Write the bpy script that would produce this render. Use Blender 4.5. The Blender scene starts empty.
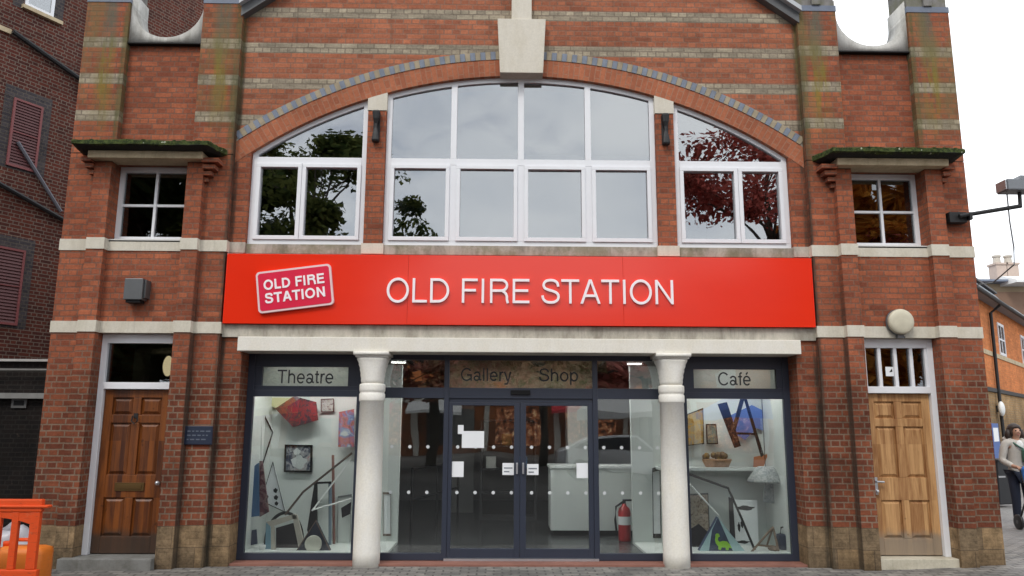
import bpy, bmesh, math, random
from mathutils import Vector, Matrix, noise as mnoise
random.seed(11)
S = bpy.context.scene
COL = S.collection
R = math.radians
GZ = -0.11                       # pavement level at the facade

# ------------------------------------------------------------------ camera
FPX = 770.0
CAM = Vector((-0.26066, -9.75, 1.5691))
YAW, PITCH, ROLL = 0.0149938, 0.1788436, 0.0048140
_cy, _sy, _cp, _sp = math.cos(YAW), math.sin(YAW), math.cos(PITCH), math.sin(PITCH)
FW = Vector((_sy*_cp, _cy*_cp, _sp))
_r = Vector((_cy, -_sy, 0)); _u = _r.cross(FW)
RT = _r*math.cos(ROLL) + _u*math.sin(ROLL)
UP = -_r*math.sin(ROLL) + _u*math.cos(ROLL)
cd = bpy.data.cameras.new('camera'); co = bpy.data.objects.new('camera', cd); COL.objects.link(co)
cd.sensor_width = 36; cd.lens = FPX*36/1024; cd.clip_start = .05; cd.clip_end = 2000
co.matrix_world = Matrix(((RT.x, UP.x, -FW.x, CAM.x), (RT.y, UP.y, -FW.y, CAM.y), (RT.z, UP.z, -FW.z, CAM.z), (0, 0, 0, 1)))
S.camera = co

def W(x, y, Y):
    """measure a point of the photograph on the vertical plane at depth Y -> (X, Z)"""
    d = FW + RT*((x-512)/FPX) - UP*((y-288)/FPX)
    p = CAM + d*((Y-CAM.y)/d.y)
    return p.x, p.z
def W3(x, y, Y):
    a = W(x, y, Y); return Vector((a[0], Y, a[1]))
def GP(x, y, Z):
    d = FW + RT*((x-512)/FPX) - UP*((y-288)/FPX)
    p = CAM + d*((Z-CAM.z)/d.z)
    return p

# ------------------------------------------------------------------ mesh builder
class MB:
    def __init__(s): s.v = []; s.f = []; s.m = []
    def poly(s, pts, m=0):
        b = len(s.v); s.v += [tuple(p) for p in pts]; s.f.append(tuple(range(b, b+len(pts)))); s.m.append(m)
    def box(s, x0, x1, y0, y1, z0, z1, m=0):
        if x0 > x1: x0, x1 = x1, x0
        b = len(s.v)
        s.v += [(x0,y0,z0),(x1,y0,z0),(x1,y1,z0),(x0,y1,z0),(x0,y0,z1),(x1,y0,z1),(x1,y1,z1),(x0,y1,z1)]
        for f in ((0,3,2,1),(4,5,6,7),(0,1,5,4),(1,2,6,5),(2,3,7,6),(3,0,4,7)):
            s.f.append(tuple(b+i for i in f)); s.m.append(m)
    def prism(s, pts, y0, y1, m=0):
        """outline of (x,z) extruded along y"""
        b = len(s.v); n = len(pts)
        s.v += [(p[0], y0, p[1]) for p in pts] + [(p[0], y1, p[1]) for p in pts]
        s.f.append(tuple(range(b, b+n))); s.m.append(m)
        s.f.append(tuple(range(b+2*n-1, b+n-1, -1))); s.m.append(m)
        for i in range(n):
            j = (i+1) % n
            s.f.append((b+i, b+n+i, b+n+j, b+j)); s.m.append(m)
    def band(s, top, bot, y0, y1, m=0):
        """solid strip between two polylines of (x,z) with equal counts"""
        b = len(s.v); n = len(top)
        for y in (y0, y1):
            s.v += [(p[0], y, p[1]) for p in top] + [(p[0], y, p[1]) for p in bot]
        T0, B0, T1, B1 = b, b+n, b+2*n, b+3*n
        for i in range(n-1):
            for q in ((T0+i, B0+i, B0+i+1, T0+i+1), (T1+i, T1+i+1, B1+i+1, B1+i), (T0+i, T0+i+1, T1+i+1, T1+i), (B0+i, B1+i, B1+i+1, B0+i+1)):
                s.f.append(q); s.m.append(m)
        for i in (0, n-1):
            s.f.append((T0+i, T1+i, B1+i, B0+i)); s.m.append(m)
    def lathe(s, prof, cx, cy, n=32, m=0, sq=None):
        b = len(s.v)
        for k, (r, z) in enumerate(prof):
            e = 2.0 if sq is None else sq[k]
            for i in range(n):
                a = 2*math.pi*i/n; c, q = math.cos(a), math.sin(a)
                d = (abs(c)**e + abs(q)**e)**(-1/e)
                s.v.append((cx + r*c*d, cy + r*q*d, z))
        for k in range(len(prof)-1):
            for i in range(n):
                j = (i+1) % n
                s.f.append((b+k*n+i, b+k*n+j, b+(k+1)*n+j, b+(k+1)*n+i)); s.m.append(m)
        s.f.append(tuple(b+i for i in range(n-1, -1, -1))); s.m.append(m)
        s.f.append(tuple(b+(len(prof)-1)*n+i for i in range(n))); s.m.append(m)
    def tube(s, pts, r, n=8, m=0):
        pts = [Vector(p) for p in pts]; rs = r if isinstance(r, (list, tuple)) else [r]*len(pts)
        b = len(s.v)
        for k, p in enumerate(pts):
            t = (pts[min(k+1, len(pts)-1)] - pts[max(k-1, 0)]).normalized()
            a = Vector((0, 0, 1)) if abs(t.z) < .9 else Vector((1, 0, 0))
            e1 = t.cross(a).normalized(); e2 = t.cross(e1)
            for i in range(n):
                w = 2*math.pi*i/n
                s.v.append(tuple(p + (e1*math.cos(w) + e2*math.sin(w))*rs[k]))
        for k in range(len(pts)-1):
            for i in range(n):
                j = (i+1) % n
                s.f.append((b+k*n+i, b+k*n+j, b+(k+1)*n+j, b+(k+1)*n+i)); s.m.append(m)
        s.f.append(tuple(b+i for i in range(n-1, -1, -1))); s.m.append(m)
        s.f.append(tuple(b+(len(pts)-1)*n+i for i in range(n))); s.m.append(m)
    def ball(s, c, r, n=12, sx=1, sy=1, sz=1, m=0):
        prof = []
        for k in range(n+1):
            a = -math.pi/2 + math.pi*k/n
            prof.append((max(math.cos(a), 1e-3), math.sin(a)))
        b = len(s.v); s.lathe(prof, 0, 0, n*2, m)
        for i in range(b, len(s.v)):
            x, y, z = s.v[i]; s.v[i] = (c[0]+x*r*sx, c[1]+y*r*sy, c[2]+z*r*sz)
    def build(s, name, mat, parent=None, bevel=0, smooth=False, loc=None, rot=None, norm=True):
        me = bpy.data.meshes.new(name); me.from_pydata(s.v, [], s.f)
        mats = mat if isinstance(mat, (list, tuple)) else [mat]
        for q in mats: me.materials.append(q)
        if len(mats) > 1: me.polygons.foreach_set('material_index', s.m)
        if norm or bevel:
            bm = bmesh.new(); bm.from_mesh(me)
            if norm: bmesh.ops.recalc_face_normals(bm, faces=bm.faces)
            if bevel:
                es = [e for e in bm.edges if len(e.link_faces) == 2 and e.calc_face_angle(0) > R(30)]
                bmesh.ops.bevel(bm, geom=es, offset=bevel, offset_type='OFFSET', segments=2, profile=.6, affect='EDGES', clamp_overlap=True)
            bm.to_mesh(me); bm.free()
        if smooth: me.shade_auto_smooth(angle=R(40)) if hasattr(me, 'shade_auto_smooth') else me.polygons.foreach_set('use_smooth', [True]*len(me.polygons))
        o = bpy.data.objects.new(name, me); COL.objects.link(o)
        if parent: o.parent = parent
        if loc: o.location = loc
        if rot: o.rotation_euler = rot
        return o

def tag(o, label, cat, group=None):
    o['label'] = label; o['category'] = cat
    if group: o['group'] = group
    return o
def thing(name, label, cat, loc=(0,0,0), rz=0, group=None):
    o = bpy.data.objects.new(name, None); COL.objects.link(o); o.location = loc; o.rotation_euler = (0,0,rz)
    o.empty_display_size = .2
    return tag(o, label, cat, group)
def struct(o): o['kind'] = 'structure'; return o
def B(*a):
    m = MB(); m.box(*a); return m

# ------------------------------------------------------------------ materials
class G:
    def __init__(s, name):
        s.mat = bpy.data.materials.new(name); s.mat.use_nodes = True; s.t = s.mat.node_tree; s.t.nodes.clear()
        s.out = s.n('ShaderNodeOutputMaterial')
    def n(s, typ, **kw):
        q = s.t.nodes.new(typ)
        for k, v in kw.items(): setattr(q, k, v)
        return q
    def put(s, sock, v):
        if isinstance(v, bpy.types.NodeSocket): s.t.links.new(v, sock)
        elif v is not None:
            if sock.type == 'RGBA' and len(v) == 3: v = (*v, 1)
            sock.default_value = v
    def m(s, op, a, b=None, c=None, clamp=False):
        q = s.n('ShaderNodeMath', operation=op, use_clamp=clamp)
        s.put(q.inputs[0], a)
        if b is not None: s.put(q.inputs[1], b)
        if c is not None: s.put(q.inputs[2], c)
        return q.outputs[0]
    def ss(s, x, a, b):
        q = s.n('ShaderNodeMapRange', interpolation_type='SMOOTHSTEP')
        s.put(q.inputs[0], x); q.inputs[1].default_value = a; q.inputs[2].default_value = b
        return q.outputs[0]
    def mr(s, x, a, b, c, d):
        q = s.n('ShaderNodeMapRange'); s.put(q.inputs[0], x)
        for i, v in enumerate((a, b, c, d)): q.inputs[1+i].default_value = v
        return q.outputs[0]
    def mix(s, f, a, b, blend='MIX'):
        q = s.n('ShaderNodeMix', data_type='RGBA', blend_type=blend)
        s.put(q.inputs[0], f); s.put(q.inputs[6], a); s.put(q.inputs[7], b)
        return q.outputs[2]
    def noise(s, vec, scale, detail=3, rough=.55, dist=0):
        q = s.n('ShaderNodeTexNoise'); s.put(q.inputs['Vector'], vec)
        q.inputs['Scale'].default_value = scale; q.inputs['Detail'].default_value = detail
        q.inputs['Roughness'].default_value = rough; q.inputs['Distortion'].default_value = dist
        return q.outputs[0]
    def comb(s, x, y, z):
        q = s.n('ShaderNodeCombineXYZ')
        for i, v in enumerate((x, y, z)): s.put(q.inputs[i], v)
        return q.outputs[0]
    def scale(s, v, k):
        q = s.n('ShaderNodeVectorMath', operation='MULTIPLY'); s.put(q.inputs[0], v); q.inputs[1].default_value = k
        return q.outputs[0]
    def obj(s):
        tc = s.n('ShaderNodeTexCoord')
        sp = s.n('ShaderNodeSeparateXYZ'); s.put(sp.inputs[0], tc.outputs['Object'])
        sn = s.n('ShaderNodeSeparateXYZ'); s.put(sn.inputs[0], tc.outputs['Normal'])
        return tc.outputs['Object'], sp.outputs, sn.outputs
    def brick(s, vec, c1, c2, mo, w=.225, h=.075, ms=.01, off=.5, sq=.5, smooth=.15, bias=0):
        q = s.n('ShaderNodeTexBrick'); s.put(q.inputs['Vector'], vec)
        q.offset = off; q.offset_frequency = 2; q.squash = sq; q.squash_frequency = 2
        s.put(q.inputs['Color1'], c1); s.put(q.inputs['Color2'], c2); s.put(q.inputs['Mortar'], mo)
        q.inputs['Scale'].default_value = 1; q.inputs['Mortar Size'].default_value = ms
        q.inputs['Mortar Smooth'].default_value = smooth; q.inputs['Bias'].default_value = bias
        q.inputs['Brick Width'].default_value = w; q.inputs['Row Height'].default_value = h
        return q.outputs['Color'], q.outputs['Fac']
    def bsdf(s, col, rough=.8, metal=0, spec=.5, height=None, bump=.3, dist=.01, coat=0):
        p = s.n('ShaderNodeBsdfPrincipled')
        s.put(p.inputs['Base Color'], col); s.put(p.inputs['Roughness'], rough); s.put(p.inputs['Metallic'], metal)
        s.put(p.inputs['Specular IOR Level'], spec); p.inputs['Coat Weight'].default_value = coat
        if height is not None:
            b = s.n('ShaderNodeBump'); b.inputs['Strength'].default_value = bump; b.inputs['Distance'].default_value = dist
            s.put(b.inputs['Height'], height); s.t.links.new(b.outputs[0], p.inputs['Normal'])
        s.t.links.new(p.outputs[0], s.out.inputs[0]); return p

def plain(name, col, rough=.6, metal=0, spec=.5, var=.12, scale=6, coat=0, bump=0):
    g = G(name); o, p, n = g.obj()
    f = g.noise(o, scale, 4, .6)
    c = g.mix(f, tuple(x*(1-var) for x in col), tuple(min(1, x*(1+var)) for x in col))
    g.bsdf(c, rough, metal, spec, height=g.noise(o, scale*6, 3) if bump else None, bump=bump, dist=.004, coat=coat)
    return g.mat
def emit(name, col, st):
    g = G(name); e = g.n('ShaderNodeEmission'); e.inputs[0].default_value = (*col, 1); e.inputs[1].default_value = st
    g.t.links.new(e.outputs[0], g.out.inputs[0]); return g.mat

def brick_mat(name, c1, c2, mo_hi, mo_lo, stripes=None, moss=False, base=True, grime=True, dark=1.0, rough_top=True):
    g = G(name); o, p, n = g.obj()
    anx = g.m('GREATER_THAN', g.m('ABSOLUTE', n[0]), .6)
    u = g.m('ADD', g.m('MULTIPLY', p[0], g.m('SUBTRACT', 1, anx)), g.m('MULTIPLY', p[1], anx))
    jz = g.m('MULTIPLY', g.m('SUBTRACT', g.noise(o, 3.0, 2), .5), .012)
    z = p[2]
    vec = g.comb(u, g.m('ADD', z, jz), 0)
    lowf = g.ss(g.m('ADD', z, g.m('MULTIPLY', g.m('SUBTRACT', g.noise(o, .9, 3), .5), 2.2)), 2.7, 1.7)
    mort = g.mix(lowf, mo_hi, mo_lo)
    bc, bf = g.brick(vec, c1, c2, mort, ms=.0095)
    # individually fired bricks, patches of soot and weather
    vor = g.n('ShaderNodeTexNoise'); g.put(vor.inputs['Vector'], g.comb(g.m('MULTIPLY', g.m('FLOOR', g.m('MULTIPLY', u, 4.44)), 7.13), g.m('MULTIPLY', g.m('FLOOR', g.m('MULTIPLY', z, 13.33)), 3.71), 0)); vor.inputs['Scale'].default_value = 1.7
    ind = g.mr(vor.outputs[0], .25, .75, .88, 1.1)
    big = g.m('MULTIPLY', g.mr(g.noise(o, .7, 5, .7), .3, .7, .72, 1.2), g.mr(g.noise(g.scale(o, (.7, .7, 6)), 1.6, 4, .7), .3, .7, .8, 1.16))
    fine = g.mr(g.noise(o, 30, 4, .75), .25, .75, .7, 1.28)
    k = g.m('MULTIPLY', g.m('MULTIPLY', ind, big), fine)
    lowk = g.m('MULTIPLY', g.mr(lowf, 0, 1, 1.0, .60), g.mr(g.m('MULTIPLY', lowf, g.ss(g.noise(g.scale(o, (1, 1, .7)), 1.7, 5, .7), .42, .66)), 0, 1, 1.0, .62))
    k = g.m('MULTIPLY', k, lowk)
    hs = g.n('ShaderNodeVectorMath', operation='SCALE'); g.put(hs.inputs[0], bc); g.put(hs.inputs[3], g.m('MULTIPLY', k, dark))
    col = hs.outputs[0]
    # pale salts bloom here and there
    sal = g.m('MULTIPLY', g.ss(g.noise(g.scale(o, (2.2, 2.2, 6)), 1.3, 5, .7), .62, .78), .35)
    col = g.mix(sal, col, (.42, .29, .22))
    if stripes:
        q = g.m('FRACT', g.m('DIVIDE', g.m('SUBTRACT', z, 5.545), .525))
        mk = g.m('MULTIPLY', g.m('LESS_THAN', q, .1475/.525), g.m('MULTIPLY', g.m('GREATER_THAN', z, 5.5), g.m('LESS_THAN', z, stripes)))
        sc, _ = g.brick(vec, (.39, .33, .24), (.255, .215, .16), (.22, .18, .135), ms=.009)
        sn2 = g.n('ShaderNodeVectorMath', operation='SCALE'); g.put(sn2.inputs[0], sc); g.put(sn2.inputs[3], g.m('MULTIPLY', fine, g.mr(g.noise(g.scale(o, (1, 1, 5)), 2.2, 4, .7), .3, .7, .62, 1.25)))
        col = g.mix(mk, col, sn2.outputs[0])
    if base:
        sc, sf = g.brick(g.comb(g.m('ADD', u, .07), g.m('ADD', z, .13), 0), (.29, .195, .105), (.20, .145, .09), (.15, .105, .065), w=.41, h=.255, ms=.006, sq=1, off=.4)
        st = g.n('ShaderNodeVectorMath', operation='SCALE'); g.put(st.inputs[0], sc)
        g.put(st.inputs[3], g.m('MULTIPLY', g.m('MULTIPLY', fine, g.mr(g.noise(o, 4.5, 6, .75), .32, .68, .35, 1.35)), g.mr(g.m('ADD', z, g.m('MULTIPLY', g.noise(o, 5, 3), .15)), -.08, .22, .5, 1.0)))
        col = g.mix(g.m('LESS_THAN', z, .382), col, st.outputs[0])
    ax = g.m('ABSOLUTE', p[0])
    if moss:
        def bump(c, w): return g.m('SUBTRACT', 1, g.ss(g.m('ABSOLUTE', g.m('SUBTRACT', ax, c)), w*.3, w))
        st = g.noise(g.scale(o, (5, 5, .8)), 1.6, 5, .7)
        b1 = g.m('MAXIMUM', bump(4.06, .16), bump(5.6, .15))
        zr = g.m('MULTIPLY', g.ss(z, 5.15, 6.35), g.m('SUBTRACT', 1, g.ss(z, 6.6, 6.95)))
        mm = g.m('MULTIPLY', g.m('MULTIPLY', b1, zr), g.ss(st, .38, .6))
        col = g.mix(g.m('MULTIPLY', mm, .85), col, (.20, .165, .022))
        # greenish grey run-off under the caps
        zt = g.ss(z, 6.25, 7.05)
        mt = g.m('MULTIPLY', g.m('MULTIPLY', b1, zt), g.ss(st, .3, .55))
        col = g.mix(g.m('MULTIPLY', mt, .75), col, (.10, .115, .085))
        edge = g.m('MULTIPLY', g.m('MAXIMUM', bump(3.84, .10), bump(5.37, .07)), g.m('MULTIPLY', g.ss(z, 4.6, 5.6), g.ss(st, .3, .6)))
        col = g.mix(g.m('MULTIPLY', edge, .75), col, (.075, .08, .03))
        over = g.m('MULTIPLY', g.m('MULTIPLY', g.ss(z, 5.3, 5.9), g.ss(ax, 3.78, 3.8)), g.ss(g.noise(g.scale(o, (1.5, 1.5, .5)), 2, 4, .6), .4, .65))
        col = g.mix(g.m('MULTIPLY', over, .6), col, (.16, .13, .055))
    if grime:
        gl = g.m('SUBTRACT', 1, g.ss(g.m('ABSOLUTE', g.m('SUBTRACT', ax, 3.80)), .012, .065))
        gn = g.noise(g.scale(o, (9, 9, .9)), 1.5, 5, .7)
        gg = g.m('MULTIPLY', g.m('MULTIPLY', gl, g.ss(gn, .25, .62)), g.ss(z, 7.2, 5.0))
        col = g.mix(g.m('MULTIPLY', gg, .82), col, (.035, .032, .024))
        gl2 = g.m('SUBTRACT', 1, g.ss(g.m('ABSOLUTE', g.m('SUBTRACT', ax, 4.135)), .003, .02))
        col = g.mix(g.m('MULTIPLY', g.m('MULTIPLY', gl2, g.ss(z, 3.9, 2.5)), .7), col, (.05, .04, .03))
        run = g.m('MULTIPLY', g.ss(g.noise(g.scale(o, (7, 7, .45)), 1.4, 5, .65), .56, .75), .45)
        col = g.mix(run, col, (.075, .055, .04))
    hgt = g.m('ADD', g.m('MULTIPLY', g.m('SUBTRACT', 1, bf), .7), g.m('MULTIPLY', g.noise(o, 60, 4, .7), .35))
    g.bsdf(col, .9, 0, .25, hgt, .55, .008)
    return g.mat

RED1, RED2 = (.385, .118, .057), (.225, .066, .036)
M = {}
M['brick'] = brick_mat('red brick', RED1, RED2, (.215, .10, .066), (.35, .235, .165))
M['brick_tower'] = brick_mat('red brick with bands', RED1, RED2, (.215, .10, .066), (.35, .235, .165), stripes=6.9, moss=True)
M['brick_gable'] = brick_mat('red brick gable with bands', (.43, .150, .078), (.275, .095, .053), (.27, .135, .09), (.40, .29, .215), stripes=99, base=False, moss=True)
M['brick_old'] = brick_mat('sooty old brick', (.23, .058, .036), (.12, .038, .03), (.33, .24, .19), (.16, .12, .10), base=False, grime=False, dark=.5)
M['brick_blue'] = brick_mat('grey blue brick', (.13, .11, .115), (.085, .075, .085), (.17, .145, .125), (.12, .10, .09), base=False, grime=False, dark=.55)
M['brick_alley_shade'] = brick_mat('alley shaded brick', (.020, .014, .012), (.012, .010, .010), (.03, .026, .023), (.03, .026, .023), base=False, grime=False)  # near black, the poor light of the alley is put into the colour
M['brick_orange'] = brick_mat('orange brick', (.66, .22, .065), (.56, .17, .05), (.55, .22, .09), (.55, .22, .09), base=False, grime=False)
M['brick_tan'] = brick_mat('tan brick', (.5, .3, .13), (.42, .25, .11), (.4, .3, .18), (.4, .3, .18), base=False, grime=False)

def arch_mat():
    g = G('arch brick'); o, p, n = g.obj()
    zz = g.m('ADD', p[2], .01)
    rad = g.m('SQRT', g.m('ADD', g.m('MULTIPLY', p[0], p[0]), g.m('MULTIPLY', zz, zz)))
    ang = g.m('MULTIPLY', g.m('ARCTAN2', p[0], zz), 6.43)
    vec = g.comb(g.m('SUBTRACT', rad, 6.31), ang, 0)
    bc, bf = g.brick(vec, (.40, .138, .070), (.30, .10, .053), (.33, .16, .10), w=.24, h=.0725, ms=.007, sq=.5)
    k = g.m('MULTIPLY', g.mr(g.noise(o, 1.1, 4, .65), .3, .7, .8, 1.15), g.mr(g.noise(o, 36, 3, .7), .25, .75, .82, 1.18))
    hs = g.n('ShaderNodeVectorMath', operation='SCALE'); g.put(hs.inputs[0], bc); g.put(hs.inputs[3], k)
    g.bsdf(hs.outputs[0], .9, 0, .25, g.m('SUBTRACT', 1, bf), .5, .006); return g.mat
M['arch'] = arch_mat()

def stone_mat(name, col, dirt=.5, streak=True, green=0):
    g = G(name); o, p, n = g.obj()
    a = g.noise(g.scale(o, (2.2, 2.2, 2.2 if not streak else 1.0)), 2.0, 5, .7)
    c = g.mix(g.ss(a, .35, .75), col, tuple(x*(1-dirt) for x in (col[0], col[1]*.98, col[2]*.93)))
    st = g.noise(g.scale(o, (11, 11, .8)), 1.6, 4, .65)
    c = g.mix(g.m('MULTIPLY', g.ss(st, .5, .75), dirt*.7), c, (.13, .115, .095))
    if green: c = g.mix(g.m('MULTIPLY', g.ss(g.noise(o, 3, 5, .7), .42, .62), green), c, (.12, .125, .045))
    f = g.mr(g.noise(o, 45, 3, .7), .25, .75, .92, 1.08)
    hs = g.n('ShaderNodeVectorMath', operation='SCALE'); g.put(hs.inputs[0], c); g.put(hs.inputs[3], f)
    g.bsdf(hs.outputs[0], .75, 0, .3, g.noise(o, 50, 4, .7), .2, .004); return g.mat
M['stone'] = stone_mat('painted stone band', (.64, .60, .51), .16)
M['stone_white'] = stone_mat('white painted lintel', (.77, .74, .67), .05)
M['stone_grey'] = stone_mat('dirty concrete', (.52, .49, .42), .5)
M['stone_cream'] = stone_mat('cream stone', (.54, .44, .29), .3, False)
M['stone_key'] = stone_mat('pale keystone', (.62, .58, .50), .1)
M['stone_dip'] = stone_mat('parapet stone', (.50, .49, .46), .45)
M['stone_sill'] = stone_mat('mossy sill', (.42, .40, .34), .55, True, .5)
M['step'] = stone_mat('grey stone step', (.20, .20, .19), .4, False)
M['cream_step'] = stone_mat('cream stone step', (.56, .52, .42), .25, False)
M['cap'] = stone_mat('lead grey cap', (.22, .21, .20), .5, True, .5)

def canopy_mat():
    g = G('mossy lead canopy'); o, p, n = g.obj()
    up = g.ss(n[2], .1, .7)
    zf = g.ss(p[2], 5.05, 5.10)
    mo = g.ss(g.m('ADD', g.noise(o, 6, 5, .75), g.m('MULTIPLY', g.m('SUBTRACT', zf, .5), .4)), .40, .56)
    moss = g.mix(g.ss(g.noise(o, 21, 4, .7), .35, .65), (.022, .034, .012), (.085, .11, .032))
    c = g.mix(mo, (.028, .030, .028), moss)
    c = g.mix(g.m('MULTIPLY', g.ss(g.noise(o, 13, 2), .66, .72), mo), c, (.42, .46, .34))
    g.bsdf(c, .9, 0, .2, g.noise(o, 40, 5, .8), .8, .02); return g.mat
M['canopy'] = canopy_mat()

def wood_mat(name, light, dark, worn, zworn, rough):
    g = G(name); o, p, n = g.obj()
    v = g.scale(o, (9, 9, .9))
    a = g.noise(v, 2.2, 5, .65, .6)
    plank = g.noise(g.comb(g.m('FLOOR', g.m('MULTIPLY', p[0], 17)), 0, g.m('FLOOR', g.m('MULTIPLY', p[2], 1.45))), 3.3, 1)
    gr = g.noise(g.scale(o, (60, 60, 2)), 1.5, 3, .6)
    f = g.m('ADD', g.m('MULTIPLY', a, .6), g.m('ADD', g.m('MULTIPLY', plank, .85), g.m('MULTIPLY', gr, .25)))
    c = g.mix(g.ss(f, .60, 1.08), dark, light)
    wv = g.m('ADD', p[2], g.m('MULTIPLY', g.m('SUBTRACT', g.noise(o, 6, 4), .5), .25))
    c = g.mix(g.m('MULTIPLY', g.ss(wv, zworn+.12, zworn-.05), .85), c, g.mix(gr, worn, tuple(x*.6 for x in worn)))
    kn = g.ss(g.noise(o, 7.5, 2), .70, .76)
    c = g.mix(g.m('MULTIPLY', kn, .6), c, tuple(x*.4 for x in dark))
    g.bsdf(c, rough, 0, .4, f, .15, .004); return g.mat
M['wood_dark'] = wood_mat('varnished brown door', (.22, .066, .012), (.055, .016, .006), (.055, .043, .034), .24, .38)
M['wood_pine'] = wood_mat('light pine door', (.59, .345, .15), (.24, .10, .032), (.30, .25, .19), .24, .6)
M['frame_white'] = plain('white window frame', (.76, .77, .80), .4, var=.05)
M['frame_cream'] = plain('aged white door frame', (.66, .65, .62), .5, var=.14, scale=3)
M['navy'] = plain('dark blue metal frame', (.027, .034, .054), .38, spec=.5, var=.1)
M['navy_dark'] = plain('near black blue panel', (.012, .014, .022), .5)
M['black'] = plain('black paint', (.008, .008, .009), .6, spec=.2)
M['iron'] = plain('black cast iron', (.008, .008, .009), .6, bump=.4)
M['white'] = plain('white paint', (.75, .76, .75), .6, var=.04)
M['display_white'] = plain('white display wall', (.66, .69, .67), .7, var=.05, scale=1.5)
M['paper'] = plain('white paper', (.82, .84, .86), .8, var=.03)
M['col'] = stone_mat('white painted column', (.82, .80, .745), .03)
M['tile_red'] = plain('red floor tile', (.23, .10, .073), .65, var=.4, scale=4, bump=.3)
M['grey_metal'] = plain('grey metal', (.14, .145, .15), .45, .6)
M['pale_metal'] = plain('pale metal', (.55, .57, .6), .3, .8)
M['brass'] = plain('tarnished brass', (.13, .08, .03), .5, .8)
M['lamp_cream'] = plain('cream plastic lamp', (.56, .52, .40), .5, var=.16, scale=9)
M['plaque'] = plain('dark blue plaque', (.018, .026, .05), .35)
M['plaque_mark'] = plain('worn plaque lettering', (.10, .12, .16), .5)
M['floor_dark'] = plain('dark grey floor', (.06, .062, .065), .25, var=.2)
M['inner'] = plain('dim inner wall', (.20, .20, .20), .8)
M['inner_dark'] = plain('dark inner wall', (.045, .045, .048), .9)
def scuffed(name, c, dirt):
    g = G(name); o, p, n = g.obj()
    col_ = g.mix(g.noise(o, 4, 4, .6), tuple(x*.78 for x in c), c)
    col_ = g.mix(g.m('MULTIPLY', g.ss(g.noise(g.scale(o, (3, 3, 14)), 4, 5, .75), .56, .70), .6), col_, dirt)
    col_ = g.mix(g.m('MULTIPLY', g.ss(g.noise(o, 9, 5, .8), .6, .72), .5), col_, (.62, .26, .13))
    g.bsdf(col_, .5, 0, .4, g.noise(o, 12, 4), .2, .01); return g.mat
M['orange'] = scuffed('orange barrier plastic', (.78, .082, .010), (.20, .045, .02))
M['orange2'] = scuffed('orange container plastic', (.76, .20, .022), (.28, .10, .03))
M['vent_red'] = plain('dull red louvre', (.20, .055, .055), .6, var=.2)
M['vent_slat'] = plain('dark red louvre slat', (.10, .033, .034), .6, var=.2)
M['slate'] = plain('slate roof', (.17, .19, .215), .55, var=.25, scale=2, bump=.3)
M['lead'] = plain('pale roof edge', (.42, .44, .46), .5)
M['tan'] = plain('tan render', (.42, .33, .22), .8, var=.15, scale=1)
M['tan_dark'] = plain('brown roof', (.20, .12, .08), .8, var=.2, scale=1)
M['lamp_on'] = emit('lit ceiling lamp', (1, .97, .92), 9.0); M['strip_on'] = emit('lit strip lamp', (1, .985, .955), 60.0)
def lit_shop():
    g = G('lit shop window'); o, p, n = g.obj(); r = g.n('ShaderNodeValToRGB'); g.put(r.inputs[0], g.noise(g.scale(o, (1.6, 1, 1.6)), 1.5, 5, .8)); e_ = r.color_ramp.elements
    e_[0].position = .42; e_[0].color = (.02, .012, .008, 1); e_[1].position = .66; e_[1].color = (1, .72, .40, 1); q = e_.new(.54); q.color = (.4, .12, .05, 1)
    e = g.n('ShaderNodeEmission'); g.put(e.inputs[0], r.outputs[0]); e.inputs[1].default_value = 1.6; g.t.links.new(e.outputs[0], g.out.inputs[0]); return g.mat
M['lit_shop'] = lit_shop()
M['lamp_warm'] = emit('lit warm lamp', (1, .78, .42), 2.2)
def col(name, c, rough=.6, **k):
    if name not in M: M[name] = plain(name, c, rough, **k)
    return M[name]

def red_sign():
    g = G('red gloss sign'); o, p, n = g.obj()
    c = g.mix(g.noise(g.scale(o, (.5, 1, 2)), 1.1, 3), (.78, .026, .007), (.83, .036, .010))
    g.bsdf(c, .17, 0, .55, g.noise(g.scale(o, (1, 1, 1)), .8, 1), .15, .05, coat=.0); return g.mat
M['sign_red'] = red_sign()

def glass(name, refl, tint, wob=.012, edge=.5):
    g = G(name); o, p, n = g.obj()
    tr = g.n('ShaderNodeBsdfTransparent'); tr.inputs[0].default_value = (*tint, 1)
    gl = g.n('ShaderNodeBsdfGlossy'); gl.inputs['Roughness'].default_value = 0.0; gl.inputs['Color'].default_value = (.97, .985, 1, 1)
    b = g.n('ShaderNodeBump'); b.inputs['Strength'].default_value = 1; b.inputs['Distance'].default_value = wob
    g.put(b.inputs['Height'], g.noise(o, 1.3, 1, .3)); g.t.links.new(b.outputs[0], gl.inputs['Normal'])
    fr = g.n('ShaderNodeFresnel'); fr.inputs[0].default_value = 1.5
    f = g.m('ADD', g.m('MULTIPLY', fr.outputs[0], edge), refl, clamp=True)
    mx = g.n('ShaderNodeMixShader'); g.put(mx.inputs[0], f)
    g.t.links.new(tr.outputs[0], mx.inputs[1]); g.t.links.new(gl.outputs[0], mx.inputs[2])
    g.t.links.new(mx.outputs[0], g.out.inputs[0]); return g.mat
M['glass_up'] = glass('coated window glass', .23, (.55, .58, .6), .006)
M['glass_tower'] = glass('old window glass', .10, (.5, .52, .54), .012)
M['glass_shop'] = glass('shop window glass', .062, (.90, .93, .92), .004)
M['glass_fan'] = glass('fanlight glass', .20, (.75, .77, .77), .006)
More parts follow.
